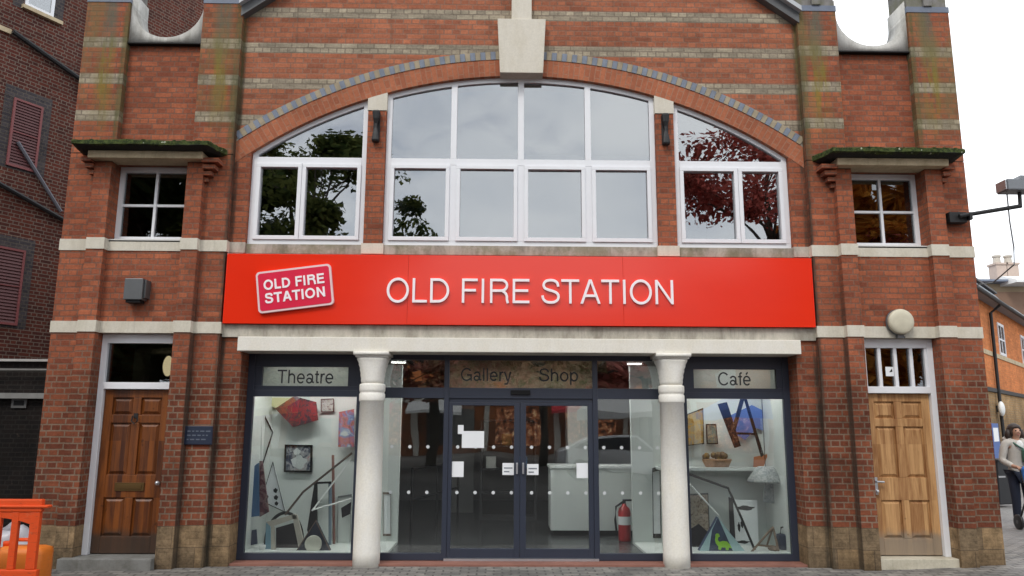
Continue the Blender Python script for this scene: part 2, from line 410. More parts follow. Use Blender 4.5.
def frost():
    g = G('translucent sign film'); o, p, n = g.obj(); c = g.mix(g.noise(o, 3, 3), (.38, .40, .36), (.60, .60, .56))
    d = g.n('ShaderNodeBsdfDiffuse'); t_ = g.n('ShaderNodeBsdfTranslucent'); x = g.n('ShaderNodeMixShader'); x.inputs[0].default_value = .12
    g.put(d.inputs[0], c); g.put(t_.inputs[0], c); g.t.links.new(d.outputs[0], x.inputs[1]); g.t.links.new(t_.outputs[0], x.inputs[2]); g.t.links.new(x.outputs[0], g.out.inputs[0]); return g.mat
M['frost'] = frost()
def film():  # reflected foliage painted into the colour of an added film
    g = G('painted foliage reflection'); o, p, n = g.obj()
    c = g.mix(g.ss(g.noise(o, 6, 5, .75), .38, .62), (.42, .36, .25), (.45, .26, .19)); c = g.mix(g.ss(g.noise(o, 11, 4, .7), .52, .62), c, (.20, .21, .12))
    d = g.n('ShaderNodeBsdfDiffuse'); t_ = g.n('ShaderNodeBsdfTranslucent'); x = g.n('ShaderNodeMixShader'); x.inputs[0].default_value = .34
    g.put(d.inputs[0], c); g.put(t_.inputs[0], c); g.t.links.new(d.outputs[0], x.inputs[1]); g.t.links.new(t_.outputs[0], x.inputs[2]); g.t.links.new(x.outputs[0], g.out.inputs[0]); return g.mat
M['film'] = film()

# ------------------------------------------------------------------ lettering
def lettering(name, text, x0, x1, z0, z1, y, mat, parent, ext=.01, off=0.0, rot=0, centre=None, spacing=1.0):
    cu = bpy.data.curves.new(name, 'FONT'); cu.body = text; cu.size = 1; cu.extrude = 0.02; cu.offset = off; cu.space_character = spacing
    ob = bpy.data.objects.new(name, cu); COL.objects.link(ob)
    dg = bpy.context.evaluated_depsgraph_get(); dg.update()
    me = bpy.data.meshes.new_from_object(ob.evaluated_get(dg)); bpy.data.objects.remove(ob)
    xs = [v.co.x for v in me.vertices]; ys = [v.co.y for v in me.vertices]
    ax, bx, ay, by = min(xs), max(xs), min(ys), max(ys)
    cr, sr = math.cos(rot), math.sin(rot)
    for v in me.vertices:
        X = x0 + (v.co.x-ax)/(bx-ax)*(x1-x0); Z = z0 + (v.co.y-ay)/(by-ay)*(z1-z0)
        Y = y - (v.co.z+.02)/.04*ext
        if centre:
            dx, dz = X-centre[0], Z-centre[1]; X = centre[0]+dx*cr-dz*sr; Z = centre[1]+dx*sr+dz*cr
        v.co = (X, Y, Z)
    me.materials.clear(); me.materials.append(mat)
    o = bpy.data.objects.new(name, me); COL.objects.link(o); o.parent = parent
    return o

# grotesque capitals drawn stroke by stroke (units of 1/718 cap height)
ADV = dict(O=778, L=556, D=722, F=611, I=278, R=722, E=667, S=667, T=611, A=667, N=722); ADV[' '] = 278
def arc(cx, cy, rx, ry, a0, a1, n): return [(cx + rx*math.cos(R(a0 + (a1-a0)*i/n)), cy + ry*math.sin(R(a0 + (a1-a0)*i/n))) for i in range(n+1)]
def smooth_path(P, n=5):
    out = []
    for i in range(len(P)-1):
        p0, p1, p2, p3 = P[max(i-1, 0)], P[i], P[i+1], P[min(i+2, len(P)-1)]
        for k in range(n):
            t = k/n
            out.append(tuple(.5*(2*p1[j] + (p2[j]-p0[j])*t + (2*p0[j]-5*p1[j]+4*p2[j]-p3[j])*t*t + (3*p1[j]-p0[j]-3*p2[j]+p3[j])*t**3) for j in (0, 1)))
    return out + [P[-1]]
def glyph(ch, t):
    h = t/2; q = 718-h
    st = lambda x: [(x, 0), (x, 718)]
    br = lambda y, a, b: [(a, y), (b, y)]
    if ch == 'O': return [arc(389, 359, 349-h, 371-h, 0, 360, 40)]
    if ch == 'L': return [st(76+h), br(h, 76+t, 537)]
    if ch == 'D': return [st(82+h), [(82+t, q)] + arc(330, 359, 350-h, 359-h, 90, -90, 24) + [(82+t, h)]]
    if ch == 'F': return [st(86+h), br(q, 86+t, 583), br(372, 86+t, 530)]
    if ch == 'I': return [st(139)]
    if ch == 'R': return [st(88+h), [(88+t, q)] + arc(440, 523, 225-h, 195-h, 90, -90, 16) + [(88+t, 328+h)], smooth_path([(470, 328+h), (570, 300), (620, 210), (628, 90), (660, 0)])]
    if ch == 'E': return [st(86+h), br(q, 86+t, 616), br(372, 86+t, 580), br(h, 86+t, 616)]
    if ch == 'S':
        e = h-42
        return [smooth_path([(585-e, 500), (555-e, 605-e*.6), (470, 668-e*.7), (335, 684-e), (195, 655-e*.7), (130+e, 560), (165+e*.5, 455), (280, 400), (400, 370), (540-e*.4, 310), (590-e, 215), (560-e, 110+e*.6), (460, 46+e*.8), (335, 34+e), (195, 58+e*.7), (115+e, 140+e*.5), (92+e, 235)])]
    if ch == 'T': return [[(305, 0), (305, 718-t)], br(q, 21, 590)]
    if ch == 'A': return [('P', [(14, 0), (14+t*1.07, 0), (333+t*.57, 718), (333-t*.57, 718)]), ('P', [(653, 0), (653-t*1.07, 0), (333, 718-t*1.1), (333+t*.57, 718)]), br(235, 150, 517)]
    if ch == 'N': return [st(76+h), st(646-h), ('P', [(76+t*.9, 718), (76+t*.9, 718-t*1.55), (646-t*.9, 0), (646-t*.9, t*1.55)])]
ADV.update(dict(C=722, G=778, h=556, e=556, a=556, t=278, r=333, l=222, y=500, o=556, p=556, f=278)); ADV['é'] = 556
def glyph2(ch, t):
    h = t/2; st = lambda x, a, b: [(x, a), (x, b)]; xh = 523-h
    if ch == 'C': return [arc(389, 359, 345-h, 374-h, 38, 322, 30)]
    if ch == 'G': return [arc(393, 359, 349-h, 374-h, 40, 318, 30), [(420, 330), (712-h, 330), (712-h, 0)]]
    if ch == 'h': return [st(66+h, 0, 718), arc(278, 320, 212-h, 212-h, 165, 0, 14) + [(490-h, 0)]]
    if ch in 'eé': return [arc(278, 262, 240-h, 276-h, 0, 318, 26), [(80, 262), (500, 262)]] + ([[(240, 600), (345, 730)]] if ch == 'é' else [])
    if ch == 'a': return [arc(232, 148, 190-h, 162-h, 0, 360, 20), arc(255, 345, 205-h, 190-h, 165, 0, 14) + [(460-h, 80), (520, h)]]
    if ch == 't': return [[(130, 669), (130, 120), (150, 50), (255, h)], [(14, xh), (88, xh)], [(172, xh), (257, xh)]]
    if ch == 'r': return [st(69+h, 0, 523), smooth_path([(69+t, 330), (150, 430), (230, 488), (321, 492)])]
    if ch == 'l': return [st(110, 0, 718)]
    if ch == 'y': return [('P', [(11, 523), (11+t*1.1, 523), (250+t*.5, 20), (250-t*.6, 0)]), [(475-h, 523), (270, -70), (215, -160), (60, -172)]]
    if ch == 'o': return [arc(278, 262, 243-h, 276-h, 0, 360, 28)]
    if ch == 'p': return [st(58+h, -207, 523), arc(290, 262, 228-h, 276-h, 0, 360, 26)]
    if ch == 'f': return [[(262, 690), (190, 690), (140, 640), (140, 0)], [(14, xh), (98, xh)], [(182, xh), (262, xh)]]
def capitals(name, text, x0, x1, z0, z1, y, mat, parent, ext, t, rot=0, centre=None):
    tot = sum(ADV[c] for c in text); m = MB(); pen = 0; k = 0
    first, last = 40, 40
    sx = (x1-x0)/(tot-first-last); sz = (z1-z0)/718
    for c in text:
        for g_ in (glyph(c, t) or glyph2(c, t) or []) if c != ' ' else []:
            k += 1; yy = y - ext - .0004*(k % 3)
            if g_[0] == 'P': m.prism([(pen+p[0], p[1]) for p in g_[1]], yy, y); continue
            P = [Vector((pen+p[0], p[1])) for p in g_]; closed = (P[0]-P[-1]).length < 1; Lp, Rp = [], []
            for i in range(len(P)):
                a = P[i]-P[i-1] if i else (P[0]-P[-2] if closed else P[1]-P[0])
                b = P[i+1]-P[i] if i < len(P)-1 else (P[1]-P[0] if closed else a)
                n1, n2 = Vector((-a.y, a.x)).normalized(), Vector((-b.y, b.x)).normalized(); nn = (n1+n2).normalized(); nn = nn/max(nn.dot(n1), .5)
                Lp.append(tuple(P[i] + nn*t/2)); Rp.append(tuple(P[i] - nn*t/2))
            m.band(Lp, Rp, yy, y)
        pen += ADV[c]
    cr, sr = math.cos(rot), math.sin(rot)
    for i, (a, yy, b) in enumerate(m.v):
        X, Z = x0 + (a-first)*sx, z0 + b*sz
        if centre: dx, dz = X-centre[0], Z-centre[1]; X = centre[0]+dx*cr-dz*sr; Z = centre[1]+dx*sr+dz*cr
        m.v[i] = (X, yy, Z)
    return m.build(name, mat, parent)

# ================================================================== GROUND
def ground_mat():
    g = G('block paving'); o, p, n = g.obj()
    j = g.noise(o, 2.5, 2)
    v = g.comb(g.m('ADD', p[0], g.m('MULTIPLY', j, .03)), g.m('ADD', p[1], g.m('MULTIPLY', j, .03)), 0)
    bc, bf = g.brick(v, (.25, .235, .215), (.13, .125, .12), (.06, .055, .05), w=.2, h=.1, ms=.012, sq=1, off=.5, smooth=.3)
    pale = g.ss(g.noise(o, 3.0, 4, .7), .5, .68)
    c = g.mix(g.m('MULTIPLY', pale, .5), bc, (.36, .34, .30))
    c = g.mix(g.m('MULTIPLY', g.ss(g.noise(o, 1.1, 4), .5, .7), .6), c, (.06, .058, .055))
    far = g.ss(p[1], 1.0, 3.0)
    c = g.mix(g.m('MULTIPLY', far, .6), c, (.26, .255, .25))
    f = g.mr(g.noise(o, 40, 3, .7), .25, .75, .8, 1.2)
    hs = g.n('ShaderNodeVectorMath', operation='SCALE'); g.put(hs.inputs[0], c); g.put(hs.inputs[3], f)
    g.bsdf(hs.outputs[0], g.mr(g.noise(o, 1.6, 3), .3, .7, .45, .8), 0, .5, g.m('ADD', g.m('SUBTRACT', 1, bf), g.noise(o, 25, 3)), .6, .012); return g.mat
m = MB()
xs = [-400, -60, -8, 4.3, 4.7, 5.1, 5.5, 5.9, 6.3, 30, 400]; zs = [GZ]*4 + [GZ+.008, GZ+.022, GZ+.038, GZ+.052, GZ+.06, GZ+.06, GZ+.06]
ys = [-400, -40, 0, 40, 400]
for i in range(len(xs)-1):
    for k in range(len(ys)-1):
        m.poly([(xs[i], ys[k], zs[i]), (xs[i+1], ys[k], zs[i+1]), (xs[i+1], ys[k+1], zs[i+1]), (xs[i], ys[k+1], zs[i])])
struct(m.build('pavement', ground_mat()))

def asphalt():
    g = G('dark asphalt'); o, p, n = g.obj(); c = g.mix(g.noise(o, .6, 5, .7), (.038, .037, .037), (.075, .072, .069))
    g.bsdf(c, .85, 0, .3, g.noise(o, 60, 3), .4, .006); return g.mat
m = MB(); m.poly([(-60, -31, GZ+.004), (60, -31, GZ+.004), (60, -1.05, GZ+.004), (-60, -1.05, GZ+.004)])
struct(m.build('added_dark_ground', asphalt()))  # unseen dark sheet added so the shop glass reflects less bright ground
# ================================================================== FIRE STATION
bld = thing('fire_station', 'red brick old fire station with arched upper windows, square end towers and glazed shop front', 'building')
D1 = 1.0
def mir(m, s):
    if s < 0: m.v = [(-x, y, z) for x, y, z in m.v]
    return m
for s in (-1, 1):
    m = MB()
    def bx(a, b, y0, y1, z0, z1): m.box(a, b, y0, y1, z0, z1)
    for z0, z1 in ((GZ-.1, 2.72), (2.865, 3.782), (3.93, 5.09)):
        bx(3.81, 4.14, 0, D1, z0, z1); bx(5.55, 5.93, 0, D1, z0, z1)
        zt = min(z1, 4.952)
        bx(4.14, 4.35, -.1, D1, z0, zt); bx(5.33, 5.55, -.1, D1, z0, zt)
        if zt < z1:
            bx(4.14, 4.35, 0, D1, zt, z1); bx(5.33, 5.55, 0, D1, zt, z1)
    bx(4.35, 5.33, 0, .5, 2.865, 3.782)
    bx(4.352, 5.328, .06, .5, 4.958, 5.06)
    bx(3.81, 4.35, 0, D1, 5.10, 6.6); bx(5.35, 5.93, 0, D1, 5.10, 6.6); bx(3.81, 4.35, 0, .5, 6.6, 7.262); bx(5.35, 5.93, 0, .5, 6.6, 7.262)
    bx(5.62, 5.93, D1, 9, GZ-.1, 6.6)
    mir(m, s).build('tower_wall', M['brick_tower'], bld)
    mir(B(4.35, 5.35, .1, .6, 5.10, 6.688), s).build('recessed_panel', M['brick'], bld)
    mir(B(3.545, 3.808, .085, .85, GZ-.1, 2.678), s).build('pier', M['brick'], bld)
    # stone bands stepping round the pilaster strips
    for z0, z1, nm in ((2.72, 2.865, 'stone_band'), (3.782, 3.93, 'stone_band')):
        m = MB(); e = .012
        m.box(3.81-e, 4.14, -e, .4, z0, z1); m.box(5.55, 5.93+e, -e, .4, z0, z1)
        m.box(4.14, 4.35+e, -.1-e, .4, z0, z1); m.box(5.33-e, 5.55, -.1-e, .4, z0, z1)
        m.box(4.35+e, 5.33-e, -e+.002, .4, z0, z1 - (.0 if z0 < 3 else .012))
        mir(m, s).build(nm, M['stone'], bld)
    # canopy: lead slab with sloping soffit, cream lintel, corbels
    m = MB()
    A = [(3.88, .02), (4.0, -.40), (5.71, -.40), (5.78, .02)]
    L = [(5.145, A, .03), (5.13, A, 0), (5.078, A, 0), (5.052, [(3.94, .02), (4.05, -.27), (5.64, -.27), (5.70, .02)], 0)]
    b = len(m.v)
    for z, q, d in L:
        for x, y in q: m.v.append((x, y + (d if y < 0 else 0), z))
    for k in range(3):
        for i in range(4):
            j = (i+1) % 4; m.f.append((b+k*4+i, b+k*4+j, b+k*4+4+j, b+k*4+4+i)); m.m.append(0)
    m.f += [(b, b+1, b+2, b+3), (b+15, b+14, b+13, b+12)]; m.m += [0, 0]
    rg = random.Random(4 if s < 0 else 9)
    o = mir(m, s).build('canopy', M['canopy'], bld)
    bm = bmesh.new(); bm.from_mesh(o.data)                      # sagging, mossy upper edge
    bmesh.ops.subdivide_edges(bm, edges=bm.edges[:], cuts=14, use_grid_fill=True)
    for v in bm.verts:
        if v.co.y < .01:
            k = mnoise.noise(Vector((v.co.x*4, v.co.y*4, v.co.z*4)))
            v.co.z += .014*k + (.012*mnoise.noise(Vector((v.co.x*14, 3, v.co.y*14))) if v.co.z > 5.1 else 0)
    bm.to_mesh(o.data); bm.free()
    m = MB()                                                    # moss cushions growing on the slab
    for k in range(46):
        x = rg.uniform(4.05, 5.66); y = rg.uniform(-.39, -.2); r = rg.uniform(.008, .024)
        m.ball((x, y, 5.138), r, 5, 1.7, 1.2, .55)
    mo = mir(m, s).build('moss', M['canopy'], o, smooth=True)
    mo['kind'] = 'stuff'
    mir(B(4.12, 5.58, -.235, .058, 4.953, 5.05), s).build('cream_lintel', M['stone_cream'], bld, bevel=.006)
    for k in range(4):
        for side in (0, 1):
            m = MB(); d = .054*(k+1); zz = 4.70 + .075*k
            if side == 0: m.box(4.14-d, 4.138, -.06-.045*k, -.002, zz, zz+.055)
            else: m.box(5.552, 5.55+d*.6, -.06-.045*k, -.002, zz, zz+.055)
            mir(m, s).build('corbel', M['brick'], bld)
    # stone above the recess with its round dip
    m = MB(); cx, cz, r = 4.85, 7.262, .488
    n = 28; top, bot = [], []
    for i in range(n+1):
        a = math.pi + math.pi*i/n
        x = cx + r*math.cos(a); top.append((x, cz + r*math.sin(a))); bot.append((x, 6.69))
    m.band(top, bot, .04, .50); m.box(4.352, cx-r, .04, .50, 6.69, 7.45); m.box(cx+r, 5.348, .04, .50, 6.69, 7.45)
    mir(m, s).build('parapet_stone', M['stone_dip'], bld, smooth=True)
    mir(B(4.352, 5.348, .02, .4, 6.672, 6.689), s).build('drip_edge', M['black'], bld)
    for a, b_ in ((3.81, 4.35), (5.35, 5.93)):
        mir(B(a-.006, b_+.006, -.008, .498, 7.262, 7.345), s).build('blue_brick_course', col('blue brick', (.14, .165, .22), .6, var=.35, scale=9), bld)
        m = MB(); mid = (a+b_)/2; w = (b_-a)/2
        m.box(a+.01, b_-.01, .02, .49, 7.346, 7.8); m.box(mid-.06, mid+.06, -.03, .02, 7.346, 7.8)
        m.box(a-.05, b_+.05, -.08, .55, 7.8, 7.93)
        mir(m, s).build('pilaster_cap', M['cap'], bld, bevel=.012)
    # tower window
    m = MB(); x0, x1, z0, z1, y = 4.352, 5.328, 3.935, 4.955, .14
    fw_ = .062
    def flip(m): return mir(m, s)
    m.box(x0, x0+fw_, y, y+.07, z0, z1); m.box(x1-fw_, x1, y, y+.07, z0, z1)
    m.box(x0+fw_, x1-fw_, y, y+.07, z1-.075, z1); m.box(x0+fw_, x1-fw_, y, y+.07, z0, z0+.068)
    m.box(4.822, 4.858, y+.008, y+.06, z0+.068, z1-.075)
    m.box(x0+fw_, 4.82, y+.011, y+.058, 4.413, 4.447); m.box(4.86, x1-fw_, y+.011, y+.058, 4.413, 4.447)
    wn = flip(m).build('tower_window', M['frame_white'], bld, bevel=.004)
    flip(B(x0+.05, x1-.05, y+.035, y+.041, z0+.05, z1-.06)).build('pane', M['glass_tower'], wn)
    flip(B(4.352, 5.328, -.01, .3, 3.90, 3.934)).build('window_sill', M['frame_cream'], wn)
    # door frame, transom light, door
    m = MB(); y = .10
    m.box(4.352, 4.425, y, y+.12, 0.02, 2.715); m.box(5.255, 5.328, y, y+.12, 0.02, 2.715)
    m.box(4.425, 5.255, y, y+.12, 2.60, 2.715); m.box(4.425, 5.255, y-.004, y+.12, 2.02, 2.105)
    if s > 0:
        for k in range(3):
            xx = 4.425 + (k+1)*.83/4; m.box(xx-.022, xx+.022, y+.01, y+.08, 2.105, 2.60)
        m.box(4.425, 4.46, y+.012, y+.08, 2.105, 2.6); m.box(5.22, 5.255, y+.012, y+.08, 2.105, 2.6)
    fr = flip(m).build('door_frame', M['frame_white'], bld, bevel=.004)
    flip(B(4.42, 5.26, y+.05, y+.056, 2.10, 2.605)).build('pane', M['glass_tower'], fr)
    wd = M['wood_dark'] if s < 0 else M['wood_pine']
    m = MB(); y0, y1 = .155, .20; X0, X1, Z0, Z1 = 4.428, 5.252, .028, 2.016
    st, ms = .105, .10; mid = (X0+X1)/2
    rails = [(Z0, Z0+.20), (.69, .965), (1.60, 1.70), (1.915, Z1)]
    m.box(X0, X0+st, y0, y1, Z0, Z1); m.box(X1-st, X1, y0, y1, Z0, Z1)
    for a, b_ in rails: m.box(X0+st, X1-st, y0, y1, a, b_)
    for (a, b_), (c, d) in zip(rails, rails[1:]): m.box(mid-ms/2, mid+ms/2, y0, y1, b_, c)
    dr = flip(m).build('door', wd, bld, bevel=.006)
    if s > 0: dr['label'] = 'light pine panelled door'
    else: dr['label'] = 'dark varnished panelled door with letterbox'
    for (a, b_), (c, d) in zip(rails, rails[1:]):
        for q0, q1 in ((X0+st, mid-ms/2), (mid+ms/2, X1-st)):
            m = MB(); bw = .045
            m.box(q0, q1, y0+.028, y1-.006, b_, c)
            o4 = [(q0+.012, b_+.012), (q1-.012, b_+.012), (q1-.012, c-.012), (q0+.012, c-.012)]
            i4 = [(q0+bw, b_+bw), (q1-bw, b_+bw), (q1-bw, c-bw), (q0+bw, c-bw)]
            for i in range(4):
                j = (i+1) % 4
                m.poly([(o4[i][0], y0+.0275, o4[i][1]), (o4[j][0], y0+.0275, o4[j][1]), (i4[j][0], y0+.006, i4[j][1]), (i4[i][0], y0+.006, i4[i][1])])
            m.poly([(x, y0+.006, z) for x, z in i4])
            flip(m).build('door_panel', wd, dr)
    if s < 0:
        m = MB(); m.box(-5.02, -4.66, y0-.012, y0, .77, .87); m.box(-4.99, -4.69, y0-.018, y0-.012, .795, .845)
        m.build('letterbox', M['brass'], dr, bevel=.004)
        m = MB(); m.box(-4.865, -4.815, y0-.01, y0, 1.66, 1.72); m.tube([(-4.87, y0-.03, 1.69), (-4.875, y0-.035, 1.62), (-4.84, y0-.035, 1.59), (-4.805, y0-.035, 1.62), (-4.81, y0-.03, 1.69)], .009)
        m.build('door_knocker', M['iron'], dr)
        m = MB(); m.tube([(-4.475, y0, .87), (-4.475, y0-.05, .87)], .012); m.ball((-4.475, y0-.07, .87), .028, 8)
        m.build('handle', M['pale_metal'], dr, smooth=True)
    else:
        m = MB(); m.box(4.445, 4.50, y0-.012, y0, .76, .97); m.tube([(4.47, y0-.01, .92), (4.47, y0-.06, .92), (4.56, y0-.06, .915)], .012); m.ball((4.47, y0-.04, .80), .028, 8)
        m.build('handle', M['pale_metal'], dr, smooth=False)
        m = MB(); m.tube([(4.45, y0-.005, 1.12), (4.44, y0-.04, 1.15), (4.44, y0-.04, 1.28), (4.45, y0-.005, 1.31)], .009); m.build('pull_handle', M['pale_metal'], dr)
    # doorstep
    if s < 0: B(-5.45, -4.352, -.20, .5, GZ-.05, .02).build('doorstep', M['step'], bld, bevel=.012)
    else:
        B(4.352, 5.45, -.05, .5, GZ-.05, .018).build('doorstep', M['cream_step'], bld, bevel=.01)

# --- arched centre
def zi(x): return math.sqrt(6.31**2 - x*x) - .01
def zr(x): return math.sqrt(6.55**2 - x*x) - .01
def zc(x): return math.sqrt(6.665**2 - x*x) - .01
def gab(x): return 7.11 + (3.81-abs(x))*.72
NX = 96
X = [-3.81 + 7.62*i/NX for i in range(NX+1)]
YA = .10
m = MB(); m.band([(x, gab(x)) for x in X[:NX//2+1]], [(x, zc(x)) for x in X[:NX//2+1]], YA, .5)
m.band([(x, gab(x)) for x in X[NX//2:]], [(x, zc(x)) for x in X[NX//2:]], YA, .5)
m.build('gable_wall', M['brick_gable'], bld)
m = MB(); m.band([(x, zr(x)) for x in X], [(x, zi(x)) for x in X], YA-.004, .55); m.build('arch_ring', M['arch'], bld)
# chequered label course of blue and buff headers
m = MB(); n = 116; a0 = math.asin(3.805/6.6)
for i in range(n):
    A0, A1 = -a0 + 2*a0*i/n, -a0 + 2*a0*(i+.93)/n
    pts = [(6.551*math.sin(A0), 6.551*math.cos(A0)-.01), (6.551*math.sin(A1), 6.551*math.cos(A1)-.01), (6.664*math.sin(A1), 6.664*math.cos(A1)-.01), (6.664*math.sin(A0), 6.664*math.cos(A0)-.01)]
    m.prism(pts, YA-.012 - random.uniform(0, .003), .3, i % 2)
m.build('chequer_course', [col('blue header', (.175, .20, .25), .75, var=.45, scale=7), col('buff header', (.315, .26, .18), .85, var=.45, scale=7)], bld)
m = MB(); m.band([(x, zc(x)) for x in X], [(x, zr(x)) for x in X], YA+.001, .49); m.build('chequer_joint', M['stone_grey'], bld)
for s in (-1, 1):
    m = MB(); xx = [3.602 + (3.808-3.602)*i/6 for i in range(7)]
    m.band([(x, zi(x)) for x in xx], [(x, 3.93) for x in xx], YA, .55); mir(m, s).build('arch_jamb', M['brick'], bld)
    m = MB(); m.box(1.822, 2.068, YA, .45, 3.93, 5.775); mir(m, s).build('brick_mullion', M['brick'], bld)
    xx = [1.815 + .26*i/4 for i in range(5)]
    m = MB(); m.band([(x, zi(x)-.004) for x in xx], [(x, 5.776) for x in xx], YA-.012, .45); mir(m, s).build('mullion_cap', M['stone_key'], bld)
    mir(B(1.80, 2.09, YA-.012, .45, 3.79, 3.929), s).build('mullion_base', M['stone'], bld)
    mir(B(3.60, 3.797, YA-.012, .45, 3.79, 3.929), s).build('stone_band', M['stone_grey'], bld)
    # raking gable coping
    m = MB(); p0 = (3.83, gab(3.83)-.02); p1 = (0, gab(0))
    m.band([(p0[0], p0[1]+.20), (p1[0], p1[1]+.20)], [p0, p1], -.02, .6); mir(m, s).build('gable_coping', plain('dark coping', (.10, .105, .11), .6), bld)
    m = MB(); m.band([(3.84, gab(3.83)+.19), (0, gab(0)+.21)], [(3.84, gab(3.83)+.12), (0, gab(0)+.14)], -.1, -.021); mir(m, s).build('gable_trim', M['lead'], bld)
B(-1.80, 1.80, YA+.02, .5, 3.79, 3.915).build('window_sill', M['stone_sill'], bld)
for s in (-1, 1): mir(B(2.09, 3.60, YA+.02, .5, 3.79, 3.915), s).build('window_sill', M['stone_sill'], bld)
m = MB()
m.prism([(-.291, 6.285), (.291, 6.285), (.33, 7.075), (-.33, 7.075)], -.03, .45); m.box(-.138, .138, -.0, .45, 7.076, 8.3)
m.build('keystone', M['stone_key'], bld, bevel=.006)
B(-3.79, 3.79, .13, .5, 2.845, 3.785).build('wall_behind_sign', M['brick'], bld)
B(-3.797, 3.797, .045, .5, 2.682, 2.842).build('concrete_band', M['stone_grey'], bld)
B(-3.572, 3.572, -.025, .80, 2.50, 2.68).build('lintel', M['stone_white'], bld, bevel=.008)

def arch_win(x0, x1, mull, sash, dome):
    """x0..x1 opening; mull = centre lines of mullions above the transom; sash = sash ranges below"""
    y0, y1 = .165, .25
    m = MB(); f = .07; n = 24
    xx = [x0 + (x1-x0)*i/n for i in range(n+1)]
    zt = lambda x: zi(x) + .02
    m.box(x0, x1, y0, y1, 3.918, 3.985)
    m.box(x0+f, x1-f, y0-.004, y1, 5.035, 5.125)
    for a, b_ in ((x0, x0+f), (x1-f, x1)):
        q = [a + (b_-a)*i/4 for i in range(5)]
        m.band([(x, zt(x)) for x in q], [(x, 3.985) for x in q], y0, y1)
    q = [x0+f + (x1-x0-2*f)*i/n for i in range(n+1)]
    m.band([(x, zt(x)) for x in q], [(x, max(zt(x)-.085, 5.126)) for x in q], y0, y1)
    for c in mull:
        m.box(c-.045, c+.045, y0-.002, y1, 3.985, 5.034); m.box(c-.04, c+.04, y0-.002, y1, 5.126, zt(c)-.05)
    for a, b_ in sash:
        w = .052
        m.box(a, b_, y0-.022, y1, 3.987, 3.987+w); m.box(a, b_, y0-.022, y1, 5.033-w, 5.033)
        m.box(a, a+w, y0-.022, y1, 3.987+w, 5.033-w); m.box(b_-w, b_, y0-.022, y1, 3.987+w, 5.033-w)
    fr = m.build('arched_window', M['frame_white'], bld, bevel=.004)
    edges = [x0+f] + [k for c in mull for k in (c-.04, c+.04)] + [x1-f]
    for i in range(0, len(edges), 2):
        a, b_ = edges[i], edges[i+1]; q = [a + (b_-a)*k/12 for k in range(13)]
        m = MB(); m.band([(x, max(zt(x)-.06, 5.1)) for x in q], [(x, 5.09) for x in q], .20, .206); tilt(m.build('pane', M['glass_up'], fr))
    for a, b_ in sash: tilt(B(a+.03, b_-.03, .198, .204, 4.01, 5.01).build('pane', M['glass_up'], fr))
def tilt(o, k=.006):
    xs_ = [v.co.x for v in o.data.vertices]; zs_ = [v.co.z for v in o.data.vertices]; cx, cz = sum(xs_)/len(xs_), sum(zs_)/len(zs_)
    a, b_ = random.uniform(-k, k), random.uniform(-k, k)
    for v in o.data.vertices: v.co.y += a*(v.co.x-cx) + b_*(v.co.z-cz)
arch_win(-1.82, 1.82, (-.91, 0, .91), ((-1.75, -.955), (-.865, -.045), (.045, .865), (.955, 1.75)), 1)
arch_win(-3.60, -2.07, (), ((-3.53, -2.93), (-2.925, -2.14)), 0)
arch_win(2.07, 3.60, (), ((2.14, 2.925), (2.93, 3.53)), 0)

# --- columns
cap_prof = [(.140, 2.106), (.149, 2.15), (.146, 2.17), (.155, 2.21), (.152, 2.235), (.163, 2.28), (.160, 2.30), (.174, 2.34), (.171, 2.36), (.186, 2.40), (.19, 2.43)]
for cx in (-1.885, 1.937):
    m = MB()
    m.lathe([(.166, GZ-.03), (.165, .05), (.162, .9), (.152, 1.88), (.160, 1.885), (.163, 1.90), (.163, 1.975), (.154, 1.985), (.154, 2.0), (.162, 2.01), (.164, 2.03), (.164, 2.085), (.158, 2.10), (.142, 2.105)], cx, .165, 40)
    c = m.build('column', M['col'], bld, smooth=True)
    m = MB(); m.lathe(cap_prof, cx, .165, 40, 0, [2, 2.1, 2.2, 2.4, 2.6, 3, 3.4, 4, 5, 7, 10])
    m.box(cx-.198, cx+.198, -.033, .363, 2.431, 2.455); m.box(cx-.22, cx+.22, -.055, .385, 2.456, 2.499)
    m.build('capital', M['col'], c, smooth=True)

# --- shop front
F0, F1 = .38, .45
def shopwin(x0, x1, sgn, strip):
    m = MB()
    m.box(x0, x0+.085, F0, F1, -.08, 2.5); m.box(x1-.085, x1, F0, F1, -.08, 2.5)
    a, b_ = x0+.085, x1-.085
    m.box(a, b_, F0, F1, -.08, 0); m.box(a, b_, F0, F1, 1.948, 2.03); m.box(a, b_, F0+.008, F1, 2.03, 2.085)
    m.box(a, b_, F0+.012, F1, 2.335, 2.5); m.box(a, strip[0], F0+.012, F1, 2.085, 2.335); m.box(strip[1], b_, F0+.012, F1, 2.085, 2.335)
    w = m.build('shop_window', M['navy'], bld, bevel=.003)
    B(a-.01, b_+.01, .41, .418, -.02, 1.96).build('pane', M['glass_shop'], w)
    B(strip[0]-.01, strip[1]+.01, .415, .423, 2.075, 2.345).build('pane', M['glass_shop'], w)
    m = MB(); m.poly([(strip[0]-.02, .44, 2.06), (strip[1]+.02, .44, 2.06), (strip[1]+.02, .44, 2.36), (strip[0]-.02, .44, 2.36)]); m.build('backing_film', M['frost'], w)
    return w
wl = shopwin(-3.545, -2.035, -1, (-3.362, -2.245))
wr = shopwin(2.10, 3.545, 1, (2.289, 3.382))
TXT = plain('dark letters', (.015, .016, .018), .5)
capitals('lettering', 'Theatre', -3.165, -2.44, 2.12, 2.295, .409, TXT, wl, .004, 84)
capitals('lettering', 'Café', 2.615, 3.045, 2.125, 2.295, .409, TXT, wr, .004, 84)
m = MB()
m.box(-2.03, -1.95, F0, F1, -.08, 2.5); m.box(2.02, 2.095, F0, F1, -.08, 2.5)
